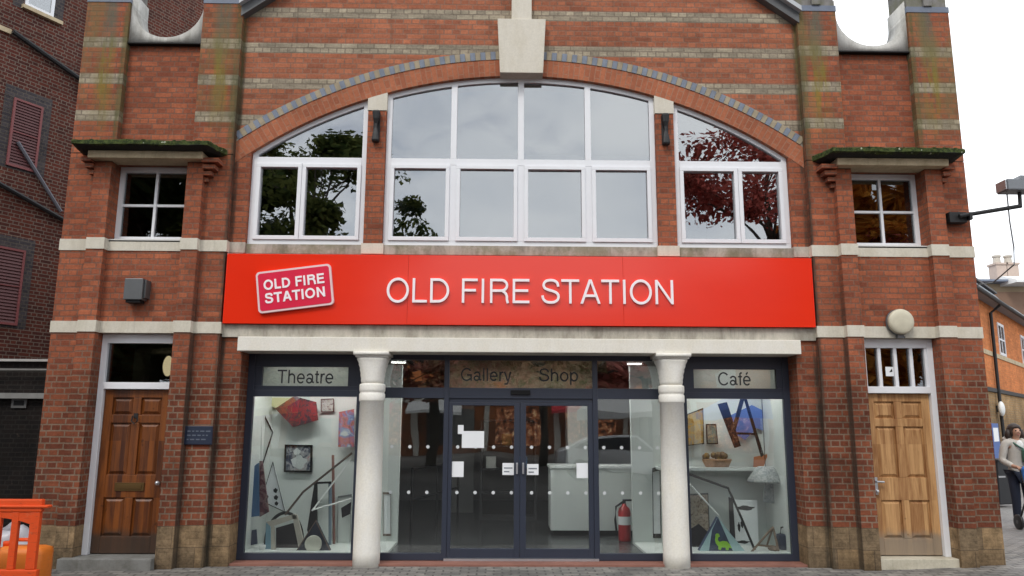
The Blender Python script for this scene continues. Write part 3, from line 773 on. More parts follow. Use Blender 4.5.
m.box(-.986, -.922, F0-.006, F1, -.08, 2.5); m.box(.952, 1.017, F0-.006, F1, -.08, 2.5)
for a, b_ in ((-1.95, -.986), (-.922, .952), (1.017, 2.02)):
    m.box(a, b_, F0, F1, 2.435, 2.5); m.box(a, b_, F0, F1, 1.937, 2.072)
for a, b_ in ((-1.95, -.986), (1.017, 2.02)): m.box(a, b_, F0, F1, -.08, .004)
m.box(-.922, .952, F0+.02, F1, 1.888, 1.937)
ent = m.build('entrance_frame', M['navy'], bld, bevel=.003)
for a, b_, t in ((-1.95, -.986, None), (-.922, .952, 1), (1.017, 2.02, None)):
    B(a-.01, b_+.01, .41, .416, 2.06, 2.445).build('pane', M['glass_fan'], ent)
    if t:
        m = MB(); m.poly([(a-.012, .43, 2.06), (b_+.012, .43, 2.06), (b_+.012, .43, 2.45), (a-.012, .43, 2.45)]); m.build('backing_film', M['film'], ent)  # added sheet that carries the painted foliage reflection
    if t is None: B(a-.01, b_+.01, .41, .417, 0, 1.95).build('pane', M['glass_shop'], ent)
capitals('lettering', 'Gallery', -.773, -.115, 2.165, 2.33, .405, TXT, ent, .004, 84)
capitals('lettering', 'Shop', .25, .765, 2.165, 2.33, .405, TXT, ent, .004, 84)
B(-.12, .135, F0-.03, F0, 1.985, 2.045).build('door_sensor', M['black'], ent, bevel=.006)
for a, b_, g0, g1 in ((-.92, .002, -.872, -.073), (.006, .95, .082, .886)):
    m = MB(); y0, y1 = F0+.004, F1-.004
    m.box(a, g0, y0, y1, -.052, 1.886); m.box(g1, b_, y0, y1, -.052, 1.886)
    m.box(g0, g1, y0, y1, -.052, .06); m.box(g0, g1, y0, y1, 1.845, 1.886)
    d = m.build('glass_door', M['navy'], bld, bevel=.003)
    B(g0-.01, g1+.01, .411, .418, .05, 1.855).build('pane', M['glass_shop'], d)
    hx = (-.035 if a < 0 else .045)
    B(hx-.012, hx+.012, F0-.03, F0+.003, .98, 1.12).build('handle', M['pale_metal'], d, bevel=.004)
# manifestation dots on the glass
DOT = plain('frosted dots', (.62, .65, .66), .7)
for nm, x0, x1 in (('l', -1.95, -.99), ('d1', -.87, -.07), ('d2', .085, .885), ('r', 1.02, 2.0)):
    m = MB(); x = x0 + .07
    while x < x1:
        for z in (1.315, .745):
            q = [(x + .022*math.cos(2*math.pi*i/12), .4085, z + .022*math.sin(2*math.pi*i/12)) for i in range(12)]
            m.poly(q)
        x += .232
    o = m.build('glass_marking', DOT, ent)
B(-3.545, 3.545, 0.12, .379, GZ-.02, -.082).build('tiled_step', M['tile_red'], bld, bevel=.006)
B(-.95, 1.0, .34, .46, -.081, -.054).build('threshold', M['pale_metal'], bld)

# --- interior shell, roof
m = MB(); m.box(-5.6, 5.6, .46, 8, -.2, -.03); m.build('shop_floor', M['floor_dark'], bld)
m = MB(); m.box(-5.6, 5.6, 7.9, 8.0, -.03, 2.72); m.box(-5.7, -5.6, .6, 8, -.03, 2.72); m.box(5.6, 5.7, .6, 8, -.03, 2.72); m.box(-4.0, -3.55, .86, 4, -.03, 2.6); m.box(3.55, 4.0, .86, 4, -.03, 2.6)
m.build('interior_wall', M['inner'], bld)
B(-5.6, 5.6, .82, 8, 2.62, 2.75).build('shop_ceiling', M['inner'], bld)
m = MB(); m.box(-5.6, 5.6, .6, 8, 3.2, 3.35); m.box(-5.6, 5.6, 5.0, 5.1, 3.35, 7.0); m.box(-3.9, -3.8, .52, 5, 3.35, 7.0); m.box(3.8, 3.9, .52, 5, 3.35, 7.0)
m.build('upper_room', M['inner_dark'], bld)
m = MB(); m.prism([(-3.81, 6.95), (3.81, 6.95), (3.81, 7.10), (0, 9.84), (-3.81, 7.10)], .55, 9)
m.box(-5.93, -3.815, .61, 9, 6.4, 6.6); m.box(3.815, 5.93, .61, 9, 6.4, 6.6)
m.build('roof', M['slate'], bld)
B(-5.93, 5.93, 9.0, 9.2, GZ, 6.6).build('rear_wall', M['brick'], bld)

# display boxes behind the windows
m = MB(); m.box(-3.545, -1.67, 1.42, 1.5, -.03, 2.45); m.box(-3.545, -1.67, .46, 1.42, -.03, 0.0); m.box(-3.548, -3.50, .47, 1.42, 0, 2.45)
m.build('display_wall', M['display_white'], bld)
m = MB(); m.box(1.62, 3.545, 1.42, 1.5, -.03, 2.45); m.box(1.62, 3.545, .46, 1.42, -.03, 0.0); m.box(3.50, 3.548, .47, 1.42, 0, 2.45)
m.build('display_wall', M['display_white'], bld)
for x0, x1 in ((-3.3, -2.2), (2.35, 3.3)):
    o = thing('display_light', 'lit strip lamp above the %s shop window display' % ('left' if x0 < 0 else 'right'), 'lamp', group='display strip lamps')
    B(x0, x1, .62, .72, 2.40, 2.44).build('housing', M['white'], o); B(x0+.02, x1-.02, .63, .71, 2.385, 2.399).build('diffuser', M['strip_on'], o)
for px, py, Y, lb in ((398, 367, 2.6, 'left of the Gallery lettering'), (635, 370, 2.6, 'right of the Shop lettering')):
    x, z = W(px, py, Y)
    o = thing('ceiling_light', 'slim lit ceiling lamp seen through the fanlight ' + lb, 'lamp', group='ceiling lamps inside the shop')
    B(x-.12, x+.12, Y, Y+.09, 2.59, 2.618).build('housing', M['white'], o); B(x-.11, x+.11, Y+.01, Y+.08, 2.575, 2.589).build('diffuser', M['lamp_on'], o)
x, z = W(168, 366, 1.6)
for x_, lb_ in ((1.25, 'above the white reception counter'), (-1.25, 'just inside the left of the entrance')):  # lamps added out of view to brighten the counter and entrance
    o = thing('ceiling_light', 'unseen lamp added for fill light ' + lb_, 'lamp', group='ceiling lamps inside the shop')
    B(x_-.35, x_+.35, 1.65, 1.77, 2.59, 2.618).build('housing', M['white'], o); B(x_-.34, x_+.34, 1.66, 1.76, 2.575, 2.589).build('diffuser', M['strip_on'], o)
o = thing('film_fill_light', 'unseen strip lamp added to light the film behind the Gallery and Shop fanlight', 'lamp')  # added hidden lamp that backlights the fanlight film
B(-.85, .85, .86, .96, 2.59, 2.618).build('housing', M['white'], o); B(-.84, .84, .87, .95, 2.575, 2.589).build('diffuser', M['strip_on'], o)
o = thing('pendant_lamp', 'small glowing lamp inside the glass above the dark left door', 'lamp')
m = MB(); m.ball((x, 1.6, z), .1, 10, .7, .7, 1.5); m.build('shade', M['lamp_warm'], o, smooth=True); m = MB(); m.tube([(x, 1.6, z+.14), (x, 1.6, 2.62)], .006); m.build('cord', M['black'], o)

# ================================================================== SIGNS AND FITTINGS
sg = thing('fascia_sign', 'long red fascia sign with white station lettering and crimson plaque', 'sign', (0, 0, 0))
for a_, b_ in ((-3.783, -1.452), (-1.450, 1.318), (1.320, 3.783)): B(a_, b_, -.012, .125, 2.848, 3.754).build('sign_panel', M['sign_red'], sg, bevel=.0015)
LET = plain('pinkish white letters', (.93, .86, .88), .4, var=.02)
capitals('lettering', 'OLD FIRE STATION', -1.715, 1.972, 3.128, 3.443, -.0135, LET, sg, .032, 76)
def rrect(cx, cz, w, h, r, rot, n=6):
    pts = []
    for sx, sz, a0 in ((1, 1, 0), (-1, 1, 90), (-1, -1, 180), (1, -1, 270)):
        for i in range(n+1):
            a = R(a0 + 90*i/n); x, z = sx*(w/2-r) + r*math.cos(a), sz*(h/2-r) + r*math.sin(a)
            pts.append((cx + x*math.cos(rot)-z*math.sin(rot), cz + x*math.sin(rot)+z*math.cos(rot)))
    return pts
LC = (-2.884, 3.296); LR = R(7.6)
m = MB(); m.prism(rrect(*LC, .955, .535, .05, LR), -.055, -.0125); pl = m.build('logo_plaque', plain('pink white border', (.80, .60, .60), .4), sg)
m = MB(); m.prism(rrect(*LC, .905, .485, .034, LR), -.058, -.0545); m.build('plaque_face', plain('crimson plaque', (.70, .012, .055), .35), pl)
capitals('lettering', 'OLD FIRE', LC[0]-.385, LC[0]+.385, LC[1]+.022, LC[1]+.152, -.0585, LET, pl, .006, 140, LR, LC)
capitals('lettering', 'STATION', LC[0]-.385, LC[0]+.385, LC[1]-.152, LC[1]-.022, -.0585, LET, pl, .006, 140, LR, LC)

o = thing('wall_lamp', 'round cream bulkhead lamp over the pine door', 'lamp', (4.845, -.015, 2.915))
o.scale = (.87, .87, .87)
m = MB(); m.lathe([(.175, 0), (.195, .02), (.195, .045), (.18, .06)], 0, 0, 40); b1 = m.build('lamp_base', M['grey_metal'], o, rot=(R(90), 0, 0), smooth=True)
m = MB(); m.lathe([(.186, .06), (.188, .10), (.180, .122), (.155, .136), (.10, .145), (.01, .148)], 0, 0, 40); m.build('lamp_cover', M['lamp_cream'], o, rot=(R(90), 0, 0), smooth=True)
m = MB(); m.box(-.05, .04, -.07, 0, -.235, -.19); m.tube([(.02, -.04, -.20), (.06, -.06, -.23)], .014); m.build('bracket', M['grey_metal'], o)
o = thing('floodlight_box', 'grey metal box light on the left tower above the dark door', 'lamp', (-4.87, 0, 3.25))
m = MB(); m.prism([(-.115, -.13), (.115, -.13), (.115, .14), (-.115, .14)], -.17, -.02); m.build('casing', M['grey_metal'], o, bevel=.008)
m = MB(); m.box(-.09, .09, -.15, -.03, -.165, -.131); m.build('lens', M['black'], o); m = MB(); m.box(.118, .14, -.13, -.0, -.10, .13); m.build('bracket', M['grey_metal'], o)
o = thing('wall_plaque', 'small dark blue plaque with worn lettering beside the dark door', 'plaque', (-3.98, 0, 1.45))
m = MB(); m.box(-.178, .178, -.03, -.001, -.11, .115); m.build('plate', M['plaque'], o, bevel=.006)
m = MB()
for k in range(3):
    x = -.13
    while x < .11:
        w = random.uniform(.02, .055); m.box(x, x+w, -.0325, -.0302, .045-.05*k, .06-.05*k); x += w + .02
m.build('lettering', M['plaque_mark'], o)
for s in (-1, 1):
    o = thing('wall_light', 'black hourglass shaped light on the brick mullion %s the wide middle window' % ('left of' if s < 0 else 'right of'), 'lamp', (1.945*s, YA, 5.53), group='hourglass lights beside the middle window')
    m = MB(); m.lathe([(.045, -.22), (.052, -.2), (.042, -.12), (.02, -.03), (.02, .03), (.042, .1), (.052, .19), (.045, .21)], 0, -.062, 16, 0, [4]*8); m.build('lamp_body', M['iron'], o)
    m = MB(); m.box(-.045, .045, -.012, -.001, -.2, .2); m.build('back_plate', M['iron'], o)
# floodlight on its arm, right tower
o = thing('bracket_floodlight', 'grey floodlight on a black arm bolted to the right tower corner', 'lamp', (5.7, -.1, 4.30))
ax, az = W(1021, 206, -.16); ax -= 5.7; az -= 4.30
m = MB(); m.box(-.11, .118, -.022, 0.09, -.075, .065); m.box(.121, .16, -.08, .0, -.05, .05); m.build('bracket_plate', M['iron'], o, bevel=.006)
m = MB(); m.tube([(.0, -.05, .0), (ax, -.06, az)], .027, 10); m.tube([(ax-.01, -.06, az-.01), (ax, -.06, az+.19)], .024, 10); m.build('arm', M['iron'], o)
m = MB(); m.prism([(-.20, -.06), (.17, -.06), (.19, .02), (.14, .13), (-.02, .14), (-.06, .09), (-.20, .09)], -.12, .12); hd = m.build('lamp_head', plain('weathered grey casing', (.20, .215, .235), .5, .3), o, bevel=.015, loc=(ax-.02, -.06, az+.245))
m = MB(); m.box(-.22, -.202, -.1, .1, -.045, .08); m.build('lens', M['pale_metal'], hd)
m = MB(); m.tube([(ax-.16, -.05, az+.17), (ax-.165, -.05, az-.2), (ax-.15, -.05, az-.55), (ax-.17, -.05, az-.78), (ax-.24, .3, az-.95), (ax-.75, .6, az-1.0)], .009, 6); m.build('cable', M['grey_metal'], o)
# sticker on the transom
o = tag(B(*[4.43, 4.43, 0, 0, 0, 0]).build('sticker', M['paper']), 'small white sticker with black mark on the glass above the pine door', 'sticker')
bpy.data.meshes.remove(o.data)
o = thing('sticker', 'small white sticker with black mark on the glass above the pine door', 'sticker')
x, z = W(890, 371.5, .145)
B(x-.055, x+.055, .146, .149, z-.06, z+.06).build('paper', M['paper'], o)
m = MB(); m.poly([(x-.01, .1455, z-.01), (x+.03, .1455, z-.005), (x+.03, .1455, z+.04), (x+.005, .1455, z+.01)]); m.build('printed_mark', M['black'], o)

# papers taped to the glass doors
for i, (a, b_, c, d, lb) in enumerate(((462, 484, 431, 448, 'large white notice taped high on the left glass door'), (458, 463.5, 425, 434, 'small white note above the large notice on the left glass door'),
        (452, 463.5, 461.5, 477, 'tall white notice low on the outer edge of the left glass door'), (502.5, 514, 463, 475, 'white notice with print beside the middle of the left glass door'),
        (527, 538.5, 464, 475, 'white notice with print at the inner edge of the right glass door'), (576.5, 588, 463, 478, 'tall white notice at the outer edge of the right glass door'))):
    x0, z1 = W(a, c, .405); x1, z0 = W(b_, d, .405)
    o = thing('notice', lb, 'notice', (0, 0, 0), 0, 'notices on the glass doors')
    B(x0, x1, .4055 - .001*(i % 2), .4085, z0, z1).build('paper', M['paper'], o)
    if i in (3, 4):
        m = MB()
        for k in range(2): m.box(x0+.02, x1-.02 - .04*k, .402, .4042, (z0+z1)/2+.005-.045*k, (z0+z1)/2+.02-.045*k)
        m.build('print', plain('grey print', (.2, .22, .25), .7), o)

# ================================================================== WINDOW DISPLAY, LEFT
def panel(name, label, cat, pts, Y, th, mat, border=None, bmat=None, group=None, art=None):
    """flat board measured from the photo, standing at depth Y"""
    P = [W(x, y, Y) for x, y in pts]
    o = thing(name, label, cat, (0, 0, 0), 0, group)
    m = MB(); m.prism(P, Y, Y+th); m.build('board', mat, o)
    if border:
        c = (sum(p[0] for p in P)/len(P), sum(p[1] for p in P)/len(P)); n = len(P)
        m = MB()
        for i in range(n):
            p, q = P[i], P[(i+1) % n]
            k = lambda a: (a[0]+(c[0]-a[0])*border, a[1]+(c[1]-a[1])*border)
            m.prism([p, q, k(q), k(p)], Y-.014, Y-.001)
        m.build('frame', bmat, o)
    return o
def blobs(o, name, Y, items, mat):
    m = MB()
    for px, py, rx, rz in items:
        x, z = W(px, py, Y)
        m.poly([(x + rx*math.cos(2*math.pi*i/14)*(1+.2*math.sin(i*2.3)), Y-.003, z + rz*math.sin(2*math.pi*i/14)*(1+.2*math.cos(i*1.7))) for i in range(14)])
    return m.build(name, mat, o)
ART_PINK = plain('pink paint', (.5, .2, .22), .7, var=.4, scale=12); ART_DK = plain('dark paint', (.016, .014, .018), .7, spec=.2, var=.5, scale=10)
def abstract(name, cols, scale=6):
    g = G(name); o, p, n = g.obj(); f = g.noise(o, scale, 3, .6, 1.2)
    r = g.n('ShaderNodeValToRGB'); g.put(r.inputs[0], f); e = r.color_ramp.elements
    e[0].position = .3; e[0].color = (*cols[0], 1); e[1].position = .72; e[1].color = (*cols[-1], 1)
    for i, c in enumerate(cols[1:-1]): q = e.new(.3 + .42*(i+1)/(len(cols)-1)); q.color = (*c, 1)
    g.bsdf(r.outputs[0], .6); return g.mat
A1 = abstract('portrait paint', [(.012, .014, .035), (.05, .06, .10), (.42, .42, .42), (.35, .07, .10)], 7)
A2 = abstract('dark red paint', [(.010, .008, .012), (.04, .02, .035), (.25, .012, .014), (.025, .02, .03), (.22, .05, .02)], 7)
A3 = abstract('crimson print', [(.03, .010, .018), (.12, .02, .035), (.25, .15, .14), (.02, .01, .015)], 9)
A4 = abstract('patterned brown print', [(.10, .07, .05), (.32, .24, .17), (.45, .38, .3), (.06, .05, .05)], 16)
A5 = abstract('amber painting', [(.38, .2, .05), (.5, .3, .07), (.30, .26, .2), (.45, .25, .1)], 8)
A6 = abstract('patchwork fabric', [(.25, .27, .28), (.45, .45, .44), (.18, .2, .22), (.5, .5, .5)], 22)
o = panel('painting', 'square dark framed painting with pink figure hung on left display wall', 'painting', [(285, 444.5), (312.5, 445), (312, 472.5), (284, 472)], 1.38, .03, A1, .13, M['black'])
blobs(o, 'painted_figure', 1.38, [(299, 462, .11, .09), (297, 452, .05, .05)], plain('pale figure paint', (.55, .58, .58), .7))
panel('painting', 'kite shaped red and black painting hung high in the left window', 'painting', [(275, 408.5), (294, 396), (316, 402), (318, 420), (293, 427)], 1.25, .03, A2)
panel('painting', 'pale yellow board above the red kite painting', 'painting', [(254, 398), (262, 397.5), (296, 398), (276, 408)], 1.36, .02, col('pale yellow board', (.62, .6, .36), .7))
panel('arrow_board', 'tall white arrow shaped board edged in black at left of left window', 'picture', [(261, 407), (273.5, 432), (261.5, 470)], 1.1, .03, M['display_white'], .16, M['black'])
panel('display_post', 'slim white post standing at left in left window', 'post', [(259.5, 404), (262, 404), (262, 470), (259.5, 470)], .95, .03, M['white'])
panel('canvas', 'deep blue canvas edge standing at left in the left window', 'canvas', [(249.5, 470), (258, 463), (259, 516), (251, 517)], .75, .05, col('royal blue canvas', (.045, .12, .26), .6))
panel('canvas', 'dark crimson canvas leaning beside the blue one', 'canvas', [(259.5, 461), (262, 461), (268.5, 512), (259.5, 517)], .78, .04, A3)
o = panel('print', 'white triangular print with three black spots in left window', 'print', [(273, 461.5), (285.5, 512.5), (261, 501)], 1.15, .015, M['paper'], .05, M['black'])
blobs(o, 'printed_spots', 1.15, [(275.5, 490.5, .03, .03), (276, 497.5, .03, .03), (276.5, 503.5, .026, .026), (267, 497, .02, .03)], M['black'])
# black hooped chair back
o = thing('hoop', 'big black hoop standing behind the white wood frame', 'hoop')
m = MB(); c = W3(284, 541, 1.05); m.tube([c + Vector((.245*math.cos(a), 0, .365*math.sin(a))) for a in [R(-25 + 230*i/24) for i in range(25)]], .022, 8); m.build('ring', M['black'], o, smooth=True)
# white wood box frame with blue side
o = thing('box_frame', 'open white wood frame with pale blue side at left window floor', 'frame')
m = MB(); Y = .72
for q in ([(266, 522), (270, 526), (271, 551), (265, 549)],): m.prism([W(x, y, Y) for x, y in q], Y, Y+.06)
m.build('side_board', col('pale blue board', (.2, .36, .46), .6), o)
m = MB()
for q in ([(266, 522), (295, 514), (297, 518), (271, 527)], [(292, 515), (297, 515), (305, 548), (299, 550)], [(271, 527), (274, 526), (275, 551), (271, 552)]): m.prism([W(x, y, Y-.05) for x, y in q], Y-.05, Y-.01)
m.build('rails', col('limed wood', (.5, .46, .4), .6), o)
m = MB()
for q in ([(276, 549), (276, 528), (293, 523), (301, 549)],): m.prism([W(x, y, Y+.1) for x, y in q], Y+.1, Y+.13)
m.build('dark_back', ART_DK, o)
# triangle clock
o = panel('triangle_clock', 'dark blue triangle with round white dial at left window floor', 'clock', [(316, 520), (331.5, 552.5), (295, 552.5)], .62, .05, col('slate blue wood', (.018, .024, .045), .6, spec=.2), .07, col('brown edge', (.12, .07, .05), .5))
m = MB(); c = W3(313.3, 544, .60); m.lathe([(.108, 0), (.108, .02), (.1, .026)], 0, 0, 32); m.build('dial', col('cream dial', (.68, .66, .57), .5), o, loc=tuple(c + Vector((0, .012, 0))), rot=(R(90), 0, 0))
def stick(name, label, cat, pts, r, mat, n=6):
    o = tag(MBtube(pts, r, n).build(name, mat), label, cat); return o
def MBtube(pts, r, n=6):
    m = MB(); m.tube([W3(*p) for p in pts], r, n); return m
stick('walking_stick', 'long brown stick leaning across left window', 'stick', [(285, 515, .9), (303, 492, 1.0), (352, 453, 1.2)], .016, col('dark brown stick', (.05, .025, .015), .6))
stick('pole', 'white pole rising to the right in left window', 'pole', [(312, 511, 1.0), (351, 459, 1.25)], .011, M['white'])
stick('pole', 'white pole lying nearly level in left window', 'pole', [(312.5, 510, .98), (352, 498.5, 1.2)], .011, M['white'])
o = thing('easel', 'tall narrow black easel frame in left window', 'easel'); m = MB(); Y = 1.28
for q in ([(315, 482), (331, 481.5), (331, 483.5), (315, 484)], [(314.5, 482), (317, 482), (317, 521), (308, 533), (307, 530)], [(328.5, 482), (331, 482), (331, 538), (328.5, 538)]): m.prism([W(x, y, Y) for x, y in q], Y, Y+.04)
m.build('rails', M['black'], o)
stick('post', 'red brown post standing right of the easel', 'post', [(334, 546, 1.2), (333, 455, 1.25)], .02, col('red brown post', (.22, .09, .07), .5))
stick('post', 'blue grey post right beside the easel', 'post', [(330, 545, 1.1), (330.5, 484, 1.15)], .022, col('blue grey post', (.14, .19, .24), .5))
panel('print', 'pale tall board with dark corner near the column in left window', 'print', [(338, 496), (352, 494), (350, 548), (337, 549)], 1.3, .02, M['display_white'], .06, col('grey frame', (.2, .2, .2), .5))
panel('canvas', 'black leaf shaped painting leaning near the column', 'canvas', [(341, 508), (351, 502), (350, 514), (342, 518)], 1.22, .02, ART_DK)
panel('canvas', 'small dark navy canvas in lower left corner of left window', 'canvas', [(247, 531), (256, 529.5), (257, 544), (248, 546)], .8, .03, col('navy canvas', (.03, .035, .08), .6))
o = tag(MB().build('cup', M['white']), '', ''); bpy.data.meshes.remove(o.data)
m = MB(); c = W3(262, 551, .64); m.lathe([(.035, 0), (.045, .07), (.04, .075), (.032, .01)], 0, 0, 20); tag(m.build('cup', M['white'], loc=tuple(c), smooth=True), 'small white cup on left display floor', 'cup')
panel('photo_print', 'framed print in blue and red hung beside the column in left window', 'print', [(339, 412), (354, 409), (354, 447), (338, 447)], 1.3, .02, abstract('mixed print', [(.5, .52, .5), (.12, .2, .4), (.5, .12, .1), (.06, .1, .08)], 9))
# ================================================================== WINDOW DISPLAY, RIGHT
o = panel('painting', 'amber painting in thin black frame at top left of right window', 'painting', [(687, 414), (703, 408), (704, 444), (688, 446)], 1.3, .02, A5, .06, M['black'])
o = thing('angular_sculpture', 'hanging black angular frame of bars in the right window', 'sculpture'); m = MB()
for q, Y in (([(718, 404), (727, 402), (741, 446), (735, 448)], 1.0), ([(741, 397.5), (745, 397.5), (733, 440), (731, 434)], .98), ([(744, 397.5), (746.5, 397.5), (764, 455), (761.5, 457)], 1.02), ([(732, 432), (757, 433), (757, 435), (732, 434.5)], 1.05)):
    m.prism([W(x, y, Y) for x, y in q], Y, Y+.03)
m.build('bars', M['black'], o)
stick('bent_pole', 'black bent pole standing across the right window', 'pole', [(686, 473, 1.1), (728, 488, 1.0), (741, 517, .9), (756, 553, .75)], .017, M['black'], 8)
stick('pole', 'thin white pole leaning at the left of right window', 'pole', [(689, 483, .9), (719, 516, .8)], .012, M['white'])
o = panel('triangle_box', 'blue triangular box painted with green dinosaur in right window', 'box', [(718, 517), (744.5, 551), (699, 551.5)], .66, .10, abstract('blue painted board', [(.012, .02, .06), (.03, .055, .12), (.015, .025, .07)], 5))
m = MB(); Y = .655; m.prism([W(x, y, Y) for x, y in ((718, 517), (712, 530), (709, 550.5), (699, 551.5))], Y, Y+.004); m.prism([W(x, y, Y) for x, y in ((718, 517), (730, 533), (745, 551), (733, 551))], Y, Y+.004)
m.build('pale_sides', col('pale aqua board', (.42, .60, .63), .5), o)
D_ = [(715.5, 534.5), (717, 533.3), (719, 534), (720, 536.5), (718.3, 537.2), (717.8, 540), (719.5, 542), (723, 541), (727, 541.5), (730, 544.5), (732, 548.5), (729, 547.5), (728.5, 550), (726, 550), (725.5, 547.5), (721.5, 547.5), (721, 550), (718.5, 549.5), (718.5, 546.5), (716, 543.5), (715, 540), (715.6, 537)]
m = MB(); m.prism([W(x, y, .648) for x, y in D_], .648, .653); m.build('dinosaur', col('lime green paint', (.30, .62, .03), .5), o)
o = panel('print', 'tall white print with black marks in right window', 'print', [(731, 500), (757, 500), (759, 549), (733, 549)], 1.15, .03, M['paper'])
blobs(o, 'printed_marks', 1.15, [(739, 527, .02, .06), (742, 524, .02, .05), (745, 508, .13, .03), (743, 542, .09, .02)], M['black'])
panel('board', 'black upright board edge left of tall white print', 'board', [(729, 497), (733, 499), (736, 548), (731, 549)], 1.1, .03, ART_DK)
o = thing('wooden_trestle', 'brown wooden A frame on right display floor', 'trestle'); m = MB()
for a, b_ in (((773, 527, .75), (751.5, 552, .62)), ((773, 527, .75), (778.5, 551, .62)), ((773, 527, .78), (766, 548, 1.0)), ((757, 545, .66), (778, 547, .7))): m.tube([W3(*a), W3(*b_)], .014, 6)
m.build('legs', col('brown wood', (.17, .11, .07), .6), o)
m = MB(); m.ball(W3(772, 548, .7), .045, 8, 1.3, 1, .8); m.ball(W3(775, 549, .66), .035, 8); m.build('carved_knot', col('brown wood', (.17, .11, .07), .6), o)
o = thing('bag', 'dark blue bag on the display floor at far right of right window', 'bag'); c = W3(787, 552, .75)
m = MB(); m.box(c.x-.1, c.x+.11, .70, .86, .002, .20); m.build('bag_body', col('navy cloth', (.02, .028, .06), .8), o, bevel=.03); m = MB(); m.tube([(c.x-.07, .78, .18), (c.x-.05, .78, .28), (c.x+.05, .78, .3), (c.x+.08, .78, .18)], .012); m.build('strap', M['black'], o)
o = thing('hanging_lampshade', 'grey patterned fabric lampshade hanging in the right window', 'lampshade'); c = W3(766, 478.5, 1.0); m = MB()
m.lathe([(.25, -.05), (.25, -.02), (.16, .10), (.1, .16), (.095, .16)], c.x, 1.0, 28); m.v = [(x, y, z + c.z) for x, y, z in m.v]; m.build('shade', A6, o, smooth=True)
m = MB(); m.tube([(c.x, 1.0, c.z+.15), (c.x, 1.0, 2.44)], .005); m.build('cord', M['black'], o)
panel('scarf', 'patterned strip of fabric hanging below the grey lampshade', 'scarf', [(765, 482), (773, 482), (777, 504), (763, 502)], 1.06, .01, abstract('checked cloth', [(.1, .13, .16), (.4, .42, .42), (.14, .17, .2), (.5, .5, .5)], 26))
panel('picture', 'brown patterned picture behind white pole in right window', 'picture', [(687, 494), (708, 493), (710, 541), (688, 544)], 1.2, .03, A4, .05, col('dark frame', (.04, .05, .05), .5))
stick('display_post', 'tall pale curved post at the right of right window', 'post', [(770, 398, 1.1), (773, 430, 1.1), (780, 459, 1.1), (786, 480, 1.1)], .03, col('pale post', (.55, .55, .5), .5), 8)
panel('reflected_awning', 'royal blue cloth standing in for a reflected stall awning in the right window', 'reflected_awning', [(727, 417), (752, 405), (776, 417), (775, 436), (757, 428), (745, 440), (729, 430)], 1.36, .01, col('royal blue cloth', (.10, .17, .46), .7))  # reflection of the blue stall built as an added cloth
panel('curtain', 'black cloth hanging down right side of right window', 'curtain', [(776, 398), (786, 398), (787, 446), (783, 440)], 1.2, .02, M['black'])
panel('print', 'orange print resting in the lower middle of right window', 'print', [(754, 457), (768, 454), (764, 466), (753, 474)], 1.25, .01, col('orange print', (.55, .17, .06), .6))
m = MB(); c = W3(718, 462, 1.25)
o = thing('basket', 'shallow wicker basket of amber goods put in place of an orange reflection in right window', 'basket')  # orange reflection in the glass built as an added object
x0, z0 = W(702, 467, 1.2); x1, _ = W(733, 467, 1.2)
m.v = []; m.f = []; m.m = []
m.lathe([(.16, 0), (.21, .10), (.2, .11), (.15, .02)], 0, 0, 24); m.v = [((x0+x1)/2 + x, 1.22 + y*.7, z0 + z) for x, y, z in m.v]; m.build('wicker', abstract('wicker weave', [(.12, .06, .03), (.4, .2, .09), (.2, .1, .05)], 30), o)
m = MB()
for k in range(14): m.ball(((x0+x1)/2 + random.uniform(-.16, .16), 1.22 + random.uniform(-.1, .1), z0+.1 + random.uniform(0, .07)), .045, 6)
m.build('goods', abstract('amber goods', [(.35, .2, .03), (.12, .07, .04), (.3, .12, .03)], 12), o, smooth=True)
tag(B(1.95, 3.499, 1.05, 1.419, z0-.04, z0-.002).build('display_shelf', M['display_white']), 'white ledge across the right window display', 'shelf')
panel('print', 'small square print high on the display wall right of the red kite', 'print', [(321, 399), (334, 398.5), (334, 412), (321, 412)], 1.385, .015, abstract('grey print', [(.05, .05, .06), (.5, .5, .48), (.2, .22, .2)], 14), .1, M['black'])
panel('print', 'little blue and white print behind the arrow board', 'print', [(251, 418), (258, 418), (258, 442), (251, 442)], 1.35, .015, abstract('blue print', [(.04, .10, .3), (.55, .57, .55), (.1, .3, .2)], 14))
panel('mask', 'black leaf shaped board standing behind the blue triangle box', 'board', [(689, 546), (690, 530), (699, 524), (708, 532), (704, 549)], 1.0, .03, ART_DK)
panel('painting', 'small dark landscape high in the right window between the black bars', 'painting', [(706, 424), (716, 424), (718, 444), (707, 444)], 1.36, .02, abstract('dark landscape', [(.04, .06, .05), (.2, .22, .18), (.4, .3, .15)], 11), .1, M['black'])
panel('print', 'pale print with dark frame above the far right bag', 'print', [(770, 500), (785, 498), (787, 526), (772, 527)], 1.38, .015, M['paper'], .07, col('grey frame', (.2, .2, .2), .5))
